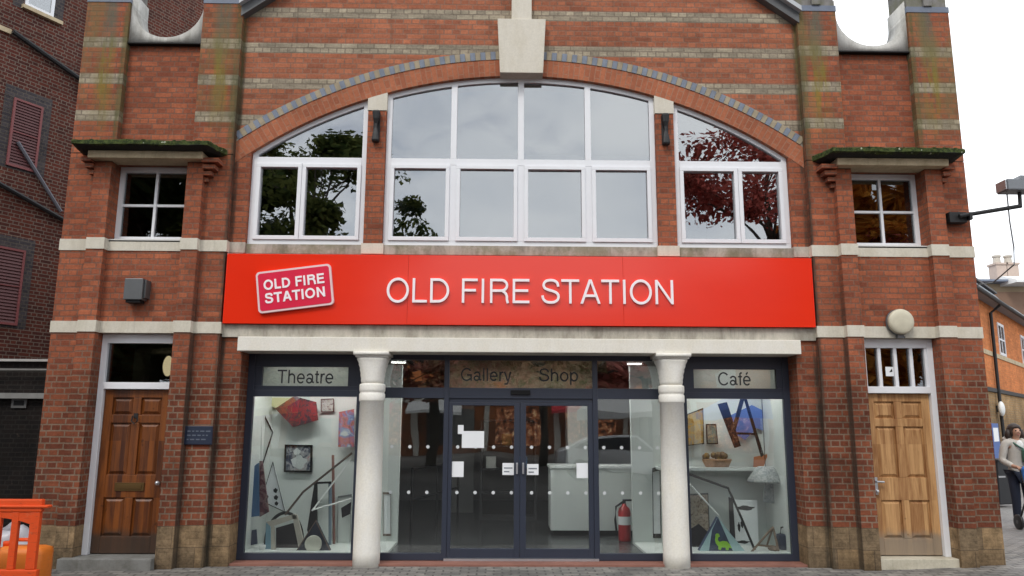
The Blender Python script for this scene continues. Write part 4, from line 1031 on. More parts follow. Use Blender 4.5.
# ---- things inside the entrance
o = thing('reception_counter', 'white reception counter inside the glass entrance', 'counter')
x0 = GP(551, 536, -.03); B(x0.x, 2.35, 2.24, 2.85, .05, .96).build('counter_body', M['display_white'], o); B(x0.x+.03, 2.32, 2.27, 2.8, -.029, .05).build('plinth', M['black'], o); B(x0.x-.02, 2.36, 2.22, 2.87, .961, 1.0).build('worktop', M['white'], o)
o = thing('fire_extinguisher', 'red fire extinguisher standing on the floor inside the entrance', 'extinguisher', (1.545, 1.72, -.029))
m = MB(); m.lathe([(.085, 0), (.09, .02), (.09, .40), (.075, .455), (.035, .49), (.03, .52)], 0, 0, 24); m.build('cylinder_body', col('extinguisher red', (.42, .012, .015), .3), o, smooth=True)
m = MB(); m.tube([(0, 0, .51), (0, 0, .56)], .025); m.box(-.02, .11, -.015, .015, .555, .58); m.tube([(-.02, 0, .54), (-.12, -.02, .48), (-.135, -.02, .3), (-.12, -.02, .15)], .016); m.build('valve_and_hose', M['black'], o)
m = MB(); m.lathe([(.0905, .23), (.0908, .235), (.0908, .34), (.0905, .345)], 0, 0, 24); m.build('label_band', M['paper'], o)
panel('board', 'pale framed board on the display end panel inside entrance left', 'board', [(383, 492), (391, 492), (391, 536), (383, 536)], 1.405, .012, M['paper'], .1, col('brown frame', (.12, .08, .06), .5))
panel('poster', 'white poster with black figures inside entrance beside right column', 'poster', [(652, 468), (660, 466), (661, 538), (653, 538)], 1.405, .012, M['paper'], .12, M['black'])
o = thing('handrail', 'dark handrail on posts running back inside the entrance', 'handrail'); m = MB()
for z in (.95, .5): m.tube([(-1.55, 2.0, z), (-1.0, 4.5, z)], .02)
for t in (0, .5, 1): m.tube([(-1.55+.55*t, 2+2.5*t, -.03), (-1.55+.55*t, 2+2.5*t, .95)], .018)
m.build('rail', M['black'], o)
o = thing('display_cabinet', 'dark shelving cabinet standing at back inside the glass door', 'cabinet', (-.1, 4.2, -.03)); m = MB()
m.box(-.5, .5, 0, .4, 0, .06); m.box(-.5, -.46, 0, .4, .06, 1.7); m.box(.46, .5, 0, .4, .06, 1.7); m.box(-.5, .5, 0, .4, 1.7, 1.74)
for z in (.45, .85, 1.25): m.box(-.46, .46, .01, .38, z, z+.03)
m.build('carcass', M['inner_dark'], o)
for k in range(3): B(-.4+.28*k, -.22+.28*k, .1, .25, .88+.4*(k % 2), 1.08+.4*(k % 2)).build('shelf_goods', [col('pale goods', (.5, .5, .48), .6), M['brass'], col('royal blue canvas', (.045, .12, .26), .6)][k], o)
tag(B(-1.3, -.75, 5.4, 5.5, -.03, 2.6).build('partition', M['inner']), 'pale grey partition deep inside the entrance', 'partition')
tag(B(.9, 1.3, 3.6, 4.0, -.03, 2.6).build('pillar', M['display_white']), 'square white pillar inside behind the reception counter', 'pillar')

# ================================================================== LEFT NEIGHBOUR
lb = thing('brick_building', 'tall dark old brick building with red louvred vents across the alley at left', 'building', (-9.8, 6, 0), R(60))
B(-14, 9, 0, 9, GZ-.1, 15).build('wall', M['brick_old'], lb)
def vent(x0, x1, z0, z1, sl=22):
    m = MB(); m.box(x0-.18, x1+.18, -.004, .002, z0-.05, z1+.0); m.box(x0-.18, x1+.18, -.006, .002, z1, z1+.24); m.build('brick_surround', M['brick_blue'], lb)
    m = MB(); f = .045
    m.box(x0, x0+f, -.04, -.007, z0, z1); m.box(x1-f, x1, -.04, -.007, z0, z1); m.box(x0+f, x1-f, -.04, -.007, z1-f, z1); m.box(x0+f, x1-f, -.04, -.007, z0, z0+f); m.box(x0+f, x1-f, -.042, -.007, (z0+z1)/2-.0, (z0+z1)/2+.02)
    v = m.build('louvre_vent', M['vent_red'], lb)
    m = MB()
    for k in range(sl):
        z = z0+f + (z1-z0-2*f)*k/sl; h = (z1-z0-2*f)/sl
        m.poly([(x0+f, -.034, z), (x1-f, -.034, z), (x1-f, -.012, z+h*.9), (x0+f, -.012, z+h*.9)])
        m.poly([(x0+f, -.034, z), (x1-f, -.034, z), (x1-f, -.03, z-h*.12), (x0+f, -.03, z-h*.12)])
    m.build('slats', M['vent_slat'], v)
vent(-.90, -.31, 6.72, 8.16); vent(-1.0, -.32, 3.52, 5.06)
m = MB(); m.box(-.92, -.86, -.03, .0, 10.2, 11.6); m.box(-.40, -.33, -.03, .0, 10.2, 11.6); m.box(-.86, -.40, -.03, 0, 10.2, 10.27); m.box(-.86, -.4, -.03, 0, 11.53, 11.6); m.box(-.86, -.4, -.028, 0, 10.88, 10.93)
w = m.build('window', M['frame_white'], lb); B(-.87, -.39, -.012, -.006, 10.25, 11.55).build('pane', M['glass_up'], w); B(-.98, -.15, -.09, -.001, 10.11, 10.19).build('window_sill', M['stone_cream'], w)
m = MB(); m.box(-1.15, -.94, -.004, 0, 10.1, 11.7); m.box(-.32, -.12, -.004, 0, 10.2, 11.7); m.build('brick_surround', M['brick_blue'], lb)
B(-14, -1.12, -.05, -.001, 9.44, 9.54).build('stone_course', M['stone_cream'], lb)
m = MB(); m.tube([(-1.12, -.09, 9.49), (.36, -.09, 9.06), (.42, -.09, 8.7)], .055, 8); m.build('sloping_pipe', M['iron'], lb)
m = MB(); m.tube([(-1.3, -.07, 6.38), (.7, -.07, 5.75)], .05, 8); m.build('sloping_pipe', M['iron'], lb)
m = MB(); m.tube([(-.75, -.06, 7.24), (.27, -.06, 6.03)], .038, 6); m.build('stay_rod', plain('grey iron rod', (.12, .12, .14), .5), lb)
m = MB(); m.box(3.0, 4.0, -.02, 0, 12.55, 14.2); w = m.build('window', M['iron'], lb)
# low annexe, its black brick colour stands for the shade of the alley
an = thing('alley_annexe', 'low lean-to at left with the alley shade put into its black colour', 'outbuilding', (0, 3.4, 0))
B(-13, -7.15, 0, 1.6, GZ-.1, 2.0).build('wall', M['brick_alley_shade'], an)
B(-13, -7.1, -.12, 1.6, 2.001, 2.09).build('fascia', plain('grey weathered board', (.22, .22, .21), .7, var=.3), an)
B(-13, -7.1, .3, 1.6, 2.65, 2.69).build('roof_edge', plain('pale roof trim', (.42, .41, .39), .7, var=.3), an)
B(-13, -7.1, .4, 1.6, 2.091, 2.649).build('clerestory', M['brick_alley_shade'], an)
m = MB(); a = W(13, 398, 3.4); b_ = W(27, 408, 3.4); m.box(a[0], b_[0], -.03, -.001, b_[1], a[1]); v = m.build('window', plain('grey vent frame', (.09, .09, .09), .6), an); B(a[0]+.04, b_[0]-.04, -.034, -.031, b_[1]+.04, a[1]-.04).build('pane', M['black'], v)
m = MB(); m.tube([(-13, .25, 2.50), (-7.2, .25, 2.50)], .022, 6); m.build('pipe', plain('grey pipe', (.16, .155, .145), .7, var=.4), an)

# ================================================================== RIGHT NEIGHBOUR
rb = thing('corner_building', 'orange brick building with slate roof beyond the right tower', 'building', (13.4, 12.2, 0), R(48))
B(-3, 40, 0, 9, 2.82, 5.5).build('upper_wall', M['brick_orange'], rb); B(-3, 40, .02, 9, GZ, 2.82).build('lower_wall', M['brick_tan'], rb)
B(-3, 40, -.03, .0, 3.83, 3.97).build('stone_band', M['stone_cream'], rb)
B(-3, 40, -.06, .018, 2.70, 2.819).build('dark_beam', M['iron'], rb)
m = MB(); m.prism([(-.30, 5.5), (-.30, 5.57), (.22, 6.22), (6.4, 6.5), (6.4, 5.5)], -3, 5.5); m.v = [(y, x, z) for x, y, z in m.v]; m.build('roof', M['slate'], rb)
m = MB(); m.prism([(-.30, 5.5), (-.30, 5.57), (.05, 5.86), (6.4, 5.9), (6.4, 5.5)], 5.501, 40); m.v = [(y, x, z) for x, y, z in m.v]; m.build('roof', M['slate'], rb)
m = MB(); m.prism([(-.33, 5.58), (.02, 5.87), (.02, 5.95), (-.33, 5.66)], 5.51, 40); m.v = [(y, x, z) for x, y, z in m.v]; m.build('roof_verge', M['lead'], rb)
B(-3, 5.6, .12, .34, 6.225, 6.29).build('ridge', plain('dark ridge tiles', (.09, .08, .08), .7), rb)
m = MB(); m.tube([(-3, -.36, 5.52), (40, -.36, 5.52)], .065, 8); m.build('gutter', M['iron'], rb)
for k, x0 in enumerate((4.05, 8.6, 13.0, 17.5)):
    m = MB(); a, b_, z0, z1 = x0, x0+1.1, 3.98, 5.06
    m.box(a, a+.09, -.03, .05, z0, z1); m.box(b_-.09, b_, -.03, .05, z0, z1); m.box(a+.09, b_-.09, -.03, .05, z1-.09, z1); m.box(a+.09, b_-.09, -.03, .05, z0, z0+.09); m.box(a+.09, b_-.09, -.028, .05, 4.48, 4.54); m.box(a+.52, a+.58, -.026, .05, z0+.09, 4.48); m.box(a+.52, a+.58, -.026, .05, 4.54, z1-.09)
    w = m.build('window', M['frame_white'], rb); B(a+.05, b_-.05, -.012, -.004, z0+.05, z1-.05).build('pane', M['glass_tower'], w)
m = MB(); m.tube([(2.95, -.3, 5.45), (2.7, -.08, 5.2), (2.65, -.08, 2.9), (2.62, -.1, 0)], .05, 8); m.build('downpipe', M['iron'], rb)
o = thing('wall_lamp', 'round white lamp on the tan wall beyond the right tower', 'lamp', (13.4+2.6*math.cos(R(48)), 12.2+2.6*math.sin(R(48)), 2.2), R(48))
m = MB(); m.ball((-.05, -.12, 0), .19, 10, 1, .5, 1.2); m.build('globe', M['white'], o, smooth=True); m = MB(); m.box(-.08, .0, -.04, .018, -.1, .1); m.build('bracket', M['iron'], o)
o = thing('notice_board', 'small blue and white notice board low on the tan wall', 'sign', (13.4+1.6*math.cos(R(48)), 12.2+1.6*math.sin(R(48)), 1.2), R(48))
B(-.5, .5, -.06, .018, -.55, .55).build('board', col('signal blue', (.05, .12, .35), .5), o); B(-.38, .38, -.065, -.061, .02, .42).build('poster', M['paper'], o)
# farther houses with chimneys
fb = thing('far_house', 'far tan and brown house with two chimneys beyond the orange building', 'building', (0, 34, 0))
def fx(px, py): return W(px, py, 34)
a = fx(978, 292); t1 = fx(1010, 292)[1]; t2 = fx(1010, 283)[1]
B(a[0], a[0]+26, 0, 10, 0, t1).build('wall', M['tan_dark'], fb); B(a[0]-.2, a[0]+26, .3, 9.7, t1+.002, t2).build('upper_wall', M['tan'], fb)
m = MB(); m.prism([(-.5, t2+.002), (-.5, t2+.12), (5, t2+.75), (10.4, t2+.002)], a[0]-.5, a[0]+26); m.v = [(y, x, z) for x, y, z in m.v]; m.build('roof', plain('blue grey roof', (.16, .19, .25), .6), fb)
p = fx(1003, 284); q = fx(1017, 276)
m = MB(); m.prism([(-1.2, p[1]-.1), (-1.2, p[1]+.05), (.0, q[1]-.02), (.28, q[1]-.1), (.28, p[1]-.1)], p[0], p[0]+1.6); m.v = [(y, x, z) for x, y, z in m.v]; m.build('skylight', M['white'], fb)
for px, w in ((1006.5, .30), (1018, .34)):
    c = fx(px, 276); t = fx(px, 253)
    m = MB(); m.box(c[0]-w, c[0]+w, .35, 1.1, c[1]-.6, t[1]-.62); m.box(c[0]-w-.06, c[0]+w+.06, .29, 1.16, t[1]-.62, t[1]-.5)
    ch = m.build('chimney', col('chimney render', (.5, .40, .34), .8), fb)
    m = MB(); m.lathe([(.22, 0), (.19, .35), (.24, .4), (.24, .5)], c[0], .72, 14); m.v = [(x, y, z + t[1]-.5) for x, y, z in m.v]; m.build('chimney_pot', col('pale pot', (.5, .46, .4), .8), ch)

# ================================================================== BARRIER AND LITTER AT LEFT
o = thing('safety_barrier', 'orange plastic pedestrian barrier beside the dark left door', 'barrier', (-4.72, -1.9, GZ))
z = lambda v: v - GZ
m = MB(); m.box(-2.2, 0.01, -.03, .03, z(.735), z(.855)); m.box(-2.2, .08, -.045, .045, z(.775), z(.80)); m.build('top_rail', M['orange'], o, bevel=.012)
m = MB(); m.box(-2.2, .03, -.03, .03, z(.06), z(.20)); m.build('bottom_rail', M['orange'], o, bevel=.012)
m = MB(); n = 10
m.band([(-.9 + .83*i/n, z(.736)) for i in range(n+1)], [(-.9 + .83*i/n, z(.735) - .02 - .10*(i/n)**3 - .07*(1-i/n)**2) for i in range(n+1)], -.02, .02); m.build('arched_web', M['orange'], o)
for xx, w in ((-.045, .045), (-.235, .032), (-.40, .03), (-.56, .03), (-.72, .03), (-.88, .03), (-1.04, .03), (-1.2, .03), (-2.15, .045)):
    B(xx-w, xx+w, -.024, .024, z(.201), z(.734)).build('upright', M['orange'], o, bevel=.006)
for xx in (-.3, -1.9): B(xx-.06, xx+.06, -.28, .28, .005, .07).build('foot', M['black'], o, bevel=.015)
B(-.08, .0, -.031, .031, .0, z(.059)).build('end_post', M['orange'], o)
o = thing('plastic_container', 'rounded orange plastic container on the ground behind the barrier', 'container', (-5.27, -1.15, GZ))
m = MB(); m.box(-.27, .24, -.15, .15, 0, .42); m.build('container_body', M['orange2'], o, bevel=.075, smooth=True)
m = MB(); m.tube([(-.14, 0, .41), (-.12, 0, .48), (.08, 0, .48), (.1, 0, .41)], .02); m.lathe([(.04, .41), (.04, .46), (.035, .465)], -.2, 0, 16); m.build('handle', M['orange'], o, smooth=True)
o = thing('sack', 'crumpled pale plastic sack behind the orange barrier', 'sack', (-5.62, -.8, GZ))
m = MB(); m.ball((0, 0, .30), .24, 18, .9, .8, 1.15)
for i, v in enumerate(m.v):
    p = Vector(v); k = 1 + .28*mnoise.noise(p*5) + .14*mnoise.noise(p*13); m.v[i] = (v[0]*k, v[1]*k, max(0.0, .32+(v[2]-.32)*k))
m.build('sack_body', plain('pale plastic', (.42, .42, .45), .35), o, smooth=True)
m = MB(); m.tube([(-.05, .0, .52), (.0, 0, .62), (.07, -.02, .68)], [.08, .03, .05]); m.build('sack_neck', plain('pale plastic neck', (.45, .45, .48), .35), o, smooth=True)

# ================================================================== PERSON WITH PUSHCHAIR
def skin(name, V, E, rad, mat, parent, root=0, sub=2):
    me = bpy.data.meshes.new(name); me.from_pydata(V, E, []); ob = bpy.data.objects.new(name, me); COL.objects.link(ob)
    md = ob.modifiers.new('s', 'SKIN'); md.use_smooth_shade = True
    for i, r in enumerate(rad):
        r = r if isinstance(r, tuple) else (r, r); me.skin_vertices[0].data[i].radius = r
        me.skin_vertices[0].data[i].use_root = (i == root)
    sb = ob.modifiers.new('d', 'SUBSURF'); sb.levels = sub; sb.render_levels = sub
    dg = bpy.context.evaluated_depsgraph_get(); dg.update()
    m2 = bpy.data.meshes.new_from_object(ob.evaluated_get(dg)); bpy.data.objects.remove(ob)
    m2.materials.clear(); m2.materials.append(mat); m2.polygons.foreach_set('use_smooth', [True]*len(m2.polygons))
    o = bpy.data.objects.new(name, m2); COL.objects.link(o); o.parent = parent; return o
PZ = GZ + .06
pp = GP(1018, 534, PZ); sc_ = 1.0
ps = thing('person', 'person with dark shoulder length hair in pale grey hooded jacket pushing a pushchair', 'person', (pp.x+.62, pp.y+.75, PZ), R(-4))
SK = plain('skin', (.45, .25, .17), .5, var=.06); JK = plain('pale grey jacket', (.50, .48, .44), .9, var=.22, scale=9, bump=.3); HR = plain('dark brown hair', (.028, .016, .011), .55, var=.4, scale=20); TR = plain('dark blue jeans', (.014, .02, .04), .8)
V = [(0, 0, .92), (0, .01, 1.08), (0, .0, 1.25), (0, .01, 1.38), (0, -.005, 1.455), (0, -.02, 1.53), (0, -.025, 1.62), (0, -.015, 1.66)]
rad = [(.14, .10), (.12, .09), (.14, .10), (.12, .085), .052, .07, .088, .06]
E = [(i, i+1) for i in range(7)]
def add(v, r, prev):
    V.append(v); rad.append(r); E.append((prev, len(V)-1)); return len(V)-1
for s in (-1, 1):
    a = add((.10*s, 0, .86), .085, 0); a = add((.10*s, -.02, .48), .058, a); a = add((.10*s, .01, .09), .042, a); a = add((.105*s, -.12, .045), .036, a)
    a = add((.175*s, 0, 1.375), .055, 3); a = add((.235*s, .02, 1.10), .042, a); a = add((.19*s, -.22, 1.01), .032, a); h = add((.175*s, -.29, 1.0), .034, a)
    for k in range(4):
        dx = -.03 + .02*k; q = add((.175*s+dx, -.34, 1.005), .0095, h); q = add((.175*s+dx, -.365, .985-.003*abs(k-1)), .009, q); add((.175*s+dx, -.355, .958), .0085, q)
    q = add((.175*s-.045*s, -.30, .985), .0105, h); add((.175*s-.055*s, -.325, .965), .009, q)
add((0, -.115, 1.575), .016, 6)                                   # nose
body = skin('body', V, E, rad, SK, ps)
V2 = [(0, 0, .80), (0, 0, .95), (0, .01, 1.1), (0, 0, 1.27), (0, .01, 1.40)]; r2 = [(.175, .13), (.17, .125), (.155, .12), (.165, .125), (.12, .10)]; E2 = [(i, i+1) for i in range(4)]
for s in (-1, 1):
    n0 = len(V2); V2 += [(.185*s, 0, 1.385), (.245*s, .02, 1.10), (.197*s, -.20, 1.015)]; r2 += [.072, .06, .048]; E2 += [(4, n0), (n0, n0+1), (n0+1, n0+2)]
skin('jacket', V2, E2, r2, JK, ps)
m = MB(); m.tube([(-.09, -.03, 1.43), (-.13, .06, 1.45), (0, .13, 1.44), (.13, .06, 1.45), (.09, -.03, 1.43), (.03, -.10, 1.36)], [.04, .055, .06, .055, .045, .02], 10); m.build('hood', JK, ps, smooth=True)
V3 = [(0, 0, .90), (.10, 0, .85), (.10, -.02, .48), (.10, .01, .10), (-.10, 0, .85), (-.10, -.02, .48), (-.10, .01, .10)]
skin('trousers', V3, [(0, 1), (1, 2), (2, 3), (0, 4), (4, 5), (5, 6)], [(.15, .12), .10, .075, .06, .10, .075, .06], TR, ps)
m = MB(); m.ball((0, .012, 1.605), .112, 14, 1.0, 1.05, 1.1)
m.v = [(x*(1.0 if z_ > 1.55 else 1.05), y if y > -.055 or z_ > 1.655 else -.05 + (y+.05)*.1, z_) for x, y, z_ in m.v]
m.tube([(-.095, .0, 1.62), (-.115, .01, 1.52), (-.105, .02, 1.44)], [.04, .05, .03], 8); m.tube([(.095, .0, 1.62), (.115, .01, 1.52), (.105, .02, 1.44)], [.04, .05, .03], 8)
m.build('hair', HR, ps, smooth=True)
for s in (-1, 1):
    m = MB(); m.ball((.034*s, -.103, 1.605), .011, 6); m.build('eye', M['black'], ps, smooth=True)
m = MB(); m.ball((0, -.104, 1.535), .02, 6, 1.2, .4, .35); m.build('mouth', plain('lips', (.35, .10, .09), .5), ps, smooth=True)
m = MB(); m.ball((0, -.105, 1.36), .07, 8, .9, .4, 1.2); m.build('shirt', M['white'], ps, smooth=True)
o = thing('shoulder_bag', 'green bag strapped across the front of the person in grey jacket', 'bag', (pp.x+.62, pp.y+.75, PZ), R(-4))
m = MB(); m.box(-.02, .22, -.26, -.15, 1.08, 1.30); m.build('bag_body', plain('green canvas', (.06, .16, .115), .8), o, bevel=.03, smooth=True)
m = MB(); m.tube([(-.12, -.02, 1.45), (-.06, -.13, 1.36), (.05, -.16, 1.28)], .014, 6); m.build('strap', plain('green canvas strap', (.05, .13, .1), .8), o)
# pushchair
o = thing('pushchair', 'blue pushchair with black wheels in front of the person in grey jacket', 'pushchair', (pp.x+.62, pp.y+.28, PZ), R(-4))
FR = plain('black frame tube', (.02, .02, .022), .4)
m = MB()
for s in (-1, 1):
    m.tube([(.19*s, .16, 1.0), (.21*s, .05, .75), (.23*s, -.20, .25), (.24*s, -.32, .13)], .014, 8); m.tube([(.21*s, -.02, .6), (.24*s, .24, .12)], .014, 8)
m.tube([(-.19, .16, 1.0), (.19, .16, 1.0)], .016, 8); m.build('frame', FR, o, smooth=True)
m = MB(); m.band([(-.2, 0), (.2, 0)], [(-.2, -.03), (.2, -.03)], -.3, .1); m.v = [(x, y, zz + .45) for x, y, zz in m.v]; m.build('seat', plain('blue seat cloth', (.03, .15, .50), .7), o, bevel=.012)
m = MB(); m.prism([(-.24, .46), (.02, .50), (.14, .98), (.06, 1.04), (-.10, .98), (-.28, .70)], -.21, .21); m.v = [(y, x, zz) for x, y, zz in m.v]; m.build('cover', plain('bright blue cover', (.035, .20, .62), .6, var=.25), o, bevel=.05, smooth=True)
m = MB(); m.tube([(-.215, -.2, .62), (-.225, -.26, .48), (-.23, -.28, .34)], .014); m.build('white_piping', M['white'], o)
for s in (-1, 1):
    for yy, r in ((-.33, .10), (.25, .12)):
        m = MB(); m.lathe([(r-.03, -.025), (r, -.02), (r, .02), (r-.03, .025)], 0, 0, 24); wh = m.build('wheel', FR, o, rot=(0, R(90), 0), loc=(.245*s, yy, r), smooth=True)
        m = MB(); m.lathe([(.03, -.03), (.03, .03)], 0, 0, 12); m.build('hub', M['grey_metal'], wh)
bp_ = GP(1003, 508, PZ)
o = thing('wheelie_bin', 'black wheeled bin standing between right tower and the person', 'bin', (bp_.x+.10, bp_.y+.35, PZ), R(20))
m = MB(); b = len(m.v)
for zz, w, d in ((.06, .21, .24), (.95, .29, .33)): m.v += [(-w, -d, zz), (w, -d, zz), (w, d, zz), (-w, d, zz)]
m.f += [(0, 3, 2, 1), (4, 5, 6, 7)] + [(i, (i+1) % 4, 4+(i+1) % 4, 4+i) for i in range(4)]; m.m += [0]*6
m.build('bin_body', plain('black bin plastic', (.014, .015, .018), .5), o, bevel=.02); m = MB(); m.box(-.31, .31, -.37, .35, .951, 1.0); m.box(-.2, .2, .351, .40, .93, .98); m.build('lid', plain('dark bin lid', (.018, .018, .022), .5), o, bevel=.015)
for s in (-1, 1):
    m = MB(); m.lathe([(.09, -.03), (.1, -.02), (.1, .02), (.09, .03)], 0, 0, 20); m.build('wheel', FR, o, rot=(0, R(90), 0), loc=(.25*s, .28, .10), smooth=True)
m = MB(); m.box(-.25, -.05, -.345, -.335, .62, .70); m.v = [(x, y+.045, zz) for x, y, zz in m.v]; m.build('white_sticker', plain('grey sticker', (.35, .35, .36), .6), o)

# ================================================================== ACROSS THE STREET (seen in the glass)
def leaf_mat(name, cols):
    g = G(name); gi = g.n('ShaderNodeNewGeometry'); o, p, n = g.obj()
    f = g.m('ADD', g.m('MULTIPLY', g.noise(o, .5, 3), .6), g.m('MULTIPLY', gi.outputs['Random Per Island'], .4))
    r = g.n('ShaderNodeValToRGB'); g.put(r.inputs[0], f); e = r.color_ramp.elements
    e[0].position = .3; e[0].color = (*cols[0], 1); e[1].position = .7; e[1].color = (*cols[1], 1)
    d = g.n('ShaderNodeBsdfDiffuse'); t = g.n('ShaderNodeBsdfTranslucent'); x = g.n('ShaderNodeMixShader'); x.inputs[0].default_value = .3
    g.put(d.inputs[0], r.outputs[0]); g.put(t.inputs[0], r.outputs[0]); g.t.links.new(d.outputs[0], x.inputs[1]); g.t.links.new(t.outputs[0], x.inputs[2]); g.t.links.new(x.outputs[0], g.out.inputs[0]); return g.mat
BARK = plain('bark', (.07, .055, .04), .9, var=.4, scale=8, bump=.6)
def tree(label, x, y, h, cz, rx, rz, cols, n, seed, leaf=.16):
    rg = random.Random(seed); o = thing('street_tree', label, 'tree', (x, y, GZ), 0, 'trees across the street')
    cl = []
    for i in range(46):
        a, b_, c = rg.uniform(0, 6.283), rg.uniform(-.9, 1), rg.uniform(.35, 1)**.5
        q = math.sqrt(1-b_*b_*.99)
        cl.append((Vector((rx*c*q*math.cos(a), rx*c*q*math.sin(a), cz + rz*c*b_)), rg.uniform(.4, 1.0)*rx*.27))
    m = MB(); m.tube([(0, 0, -.1), (.05, 0, h*.2), (-.05, .05, cz-rz*.3), (0, 0, cz+rz*.4)], [.26, .2, .15, .05], 10)
    for c, r in cl[:26]:
        st_ = Vector((0, 0, cz - rz*.55 + rg.uniform(0, rz*.6))); md_ = st_.lerp(c, .5) + Vector((rg.uniform(-.3, .3), rg.uniform(-.3, .3), .25)); m.tube([st_, md_, c], [.075, .045, .015], 5)
    m.build('trunk', BARK, o, smooth=True)
    m = MB(); V_, F_ = [], []
    for i in range(n):
        c, r = cl[rg.randrange(len(cl))]
        d = Vector((rg.gauss(0, 1), rg.gauss(0, 1), rg.gauss(0, 1))).normalized()*r*rg.uniform(.2, 1.15)
        p = c + Vector((d.x*1.2, d.y*1.2, d.z*.8)); w = leaf*rg.uniform(.6, 1.3)
        e1 = Vector((rg.gauss(0, 1), rg.gauss(0, 1), rg.gauss(0, .6))).normalized(); e2 = e1.cross(Vector((rg.gauss(0, 1), rg.gauss(0, 1), rg.gauss(0, 1)))).normalized()
        b = len(V_); V_ += [tuple(p - e1*w), tuple(p + e2*w*.5), tuple(p + e1*w), tuple(p - e2*w*.5)]; F_.append((b, b+1, b+2, b+3))
    m.v, m.f, m.m = V_, F_, [0]*len(F_); m.build('crown', leaf_mat('leaves ' + label[:14], cols), o, norm=False)
tree('green broad tree across the street reflected in left arched window', -7.0, -16.5, 12, 8.4, 4.1, 4.1, ((.03, .05, .018), (.14, .155, .045)), 27000, 3, .125)
tree('copper red tree across the street reflected in right arched window', 9.4, -16.5, 12, 8.3, 4.3, 4.6, ((.17, .045, .035), (.60, .15, .12)), 17000, 5, .115)
tree('orange brown tree across the street reflected in right tower window', 14.0, -17.5, 12, 6.2, 4.0, 5.4, ((.34, .13, .03), (.80, .34, .06)), 30000, 8, .22)
tree('dark green tree across the street reflected in left tower window', -12.7, -17, 12, 7.2, 4.8, 5.2, ((.014, .022, .010), (.04, .05, .018)), 40000, 9, .25)
for k_, (x_, c_, lb_) in enumerate(((-8.5, ((.30, .25, .10), (.55, .46, .22)), 'low yellow green tree across the street reflected in the Theatre bay'),
        (-3.2, ((.36, .24, .12), (.62, .26, .19)), 'low rust coloured tree across the street reflected left of the Gallery lettering'),
        (1.6, ((.36, .31, .15), (.60, .36, .22)), 'low olive and red tree across the street reflected behind the Shop lettering'),
        (6.4, ((.44, .20, .13), (.70, .25, .20)), 'low red tree across the street reflected right of the Shop lettering'))):
    tree(lb_, x_, -24 - .5*k_, 6.5, 4.7, 3.0, 1.7, c_, 11000, 20 + k_, .2)
# terrace opposite
col('stall red', (.80, .05, .07), .6); col('stall white', (.85, .85, .83), .6)
tb = thing('shop_terrace', 'orange brick shop terrace across the street', 'building', (0, -38, 0))
B(-16, 20, -8, 0, GZ, 6.8).build('wall', M['brick_orange'], tb)
B(-16.2, 20.2, -8.2, .25, 6.801, 7.1).build('cornice', M['stone_cream'], tb); m = MB(); m.prism([(-8.2, 7.1), (.2, 7.1), (-4, 9.2)], -16, 20); m.v = [(y, x, zz) for x, y, zz in m.v]; m.build('roof', M['slate'], tb)
for k in range(8):
    x = -14 + 4.3*k
    B(x-.2, x+.2, .001, .18, GZ, 3.2).build('pilaster', M['stone_white'], tb)
    B(x+.7, x+3.5, .001, .04, .4, 2.8).build('shop_pane', M['lit_shop'] if k in (1, 3, 4, 6) else M['navy_dark'], tb); B(x+1.3, x+2.7, .001, .06, 4.0, 5.8).build('window', M['frame_white'], tb)
B(-16, 20, .19, .4, 3.2, 3.7).build('fascia', M['stone_white'], tb)
for x_, c_ in ((-13, 'stall white'), (-8.5, 'stall red'), (-4.2, 'stall white'), (4.3, 'stall red'), (8.8, 'stall white')):
    m = MB(); m.prism([(.41, 3.25), (1.7, 2.55), (1.7, 2.35), (1.66, 2.35), (1.66, 2.52), (.41, 3.19)], x_-1.6, x_+1.6); m.v = [(y, x, zz) for x, y, zz in m.v]; m.build('awning', M[c_], tb)
def stall(x, y, w, matc, label):
    o = thing('market_stall', label, 'stall', (x, y, GZ), 0, 'market stalls across the street')
    for sx in (-1, 1):
        for sy in (-1, 1): m = MB(); m.tube([(w*sx, .9*sy, 0), (w*sx, .9*sy, 2.3)], .025); m.build('pole', M['grey_metal'], o)
    m = MB(); b = 0; m.v = [(-w-.15, -1.1, 2.25), (w+.15, -1.1, 2.25), (w+.15, 1.1, 2.25), (-w-.15, 1.1, 2.25), (-w*.5, 0, 3.0), (w*.5, 0, 3.0), (-w-.15, -1.1, 2.0), (w+.15, -1.1, 2.0), (w+.15, 1.1, 2.0), (-w-.15, 1.1, 2.0)]
    m.f = [(0, 1, 5, 4), (1, 2, 5), (2, 3, 4, 5), (3, 0, 4), (0, 6, 7, 1), (1, 7, 8, 2), (2, 8, 9, 3), (3, 9, 6, 0)]; m.m = [0]*8; m.build('awning', matc, o, norm=False)
    B(-w, w, -.5, .6, .6, .85).build('counter', M['tan'], o)
stall(9.4, -18, 2.1, col('stall blue', (.07, .20, .78), .6), 'market stall with blue awning across the street')
stall(-6.6, -19.5, 1.4, col('stall red', (.80, .05, .07), .6), 'market stall with red awning across the street')
stall(-9.3, -19.5, 1.2, col('stall yellow', (.85, .70, .12), .6), 'market stall with yellow awning across the street')
stall(5.0, -20, 1.9, col('stall white', (.85, .85, .83), .6), 'market stall with white awning across the street')
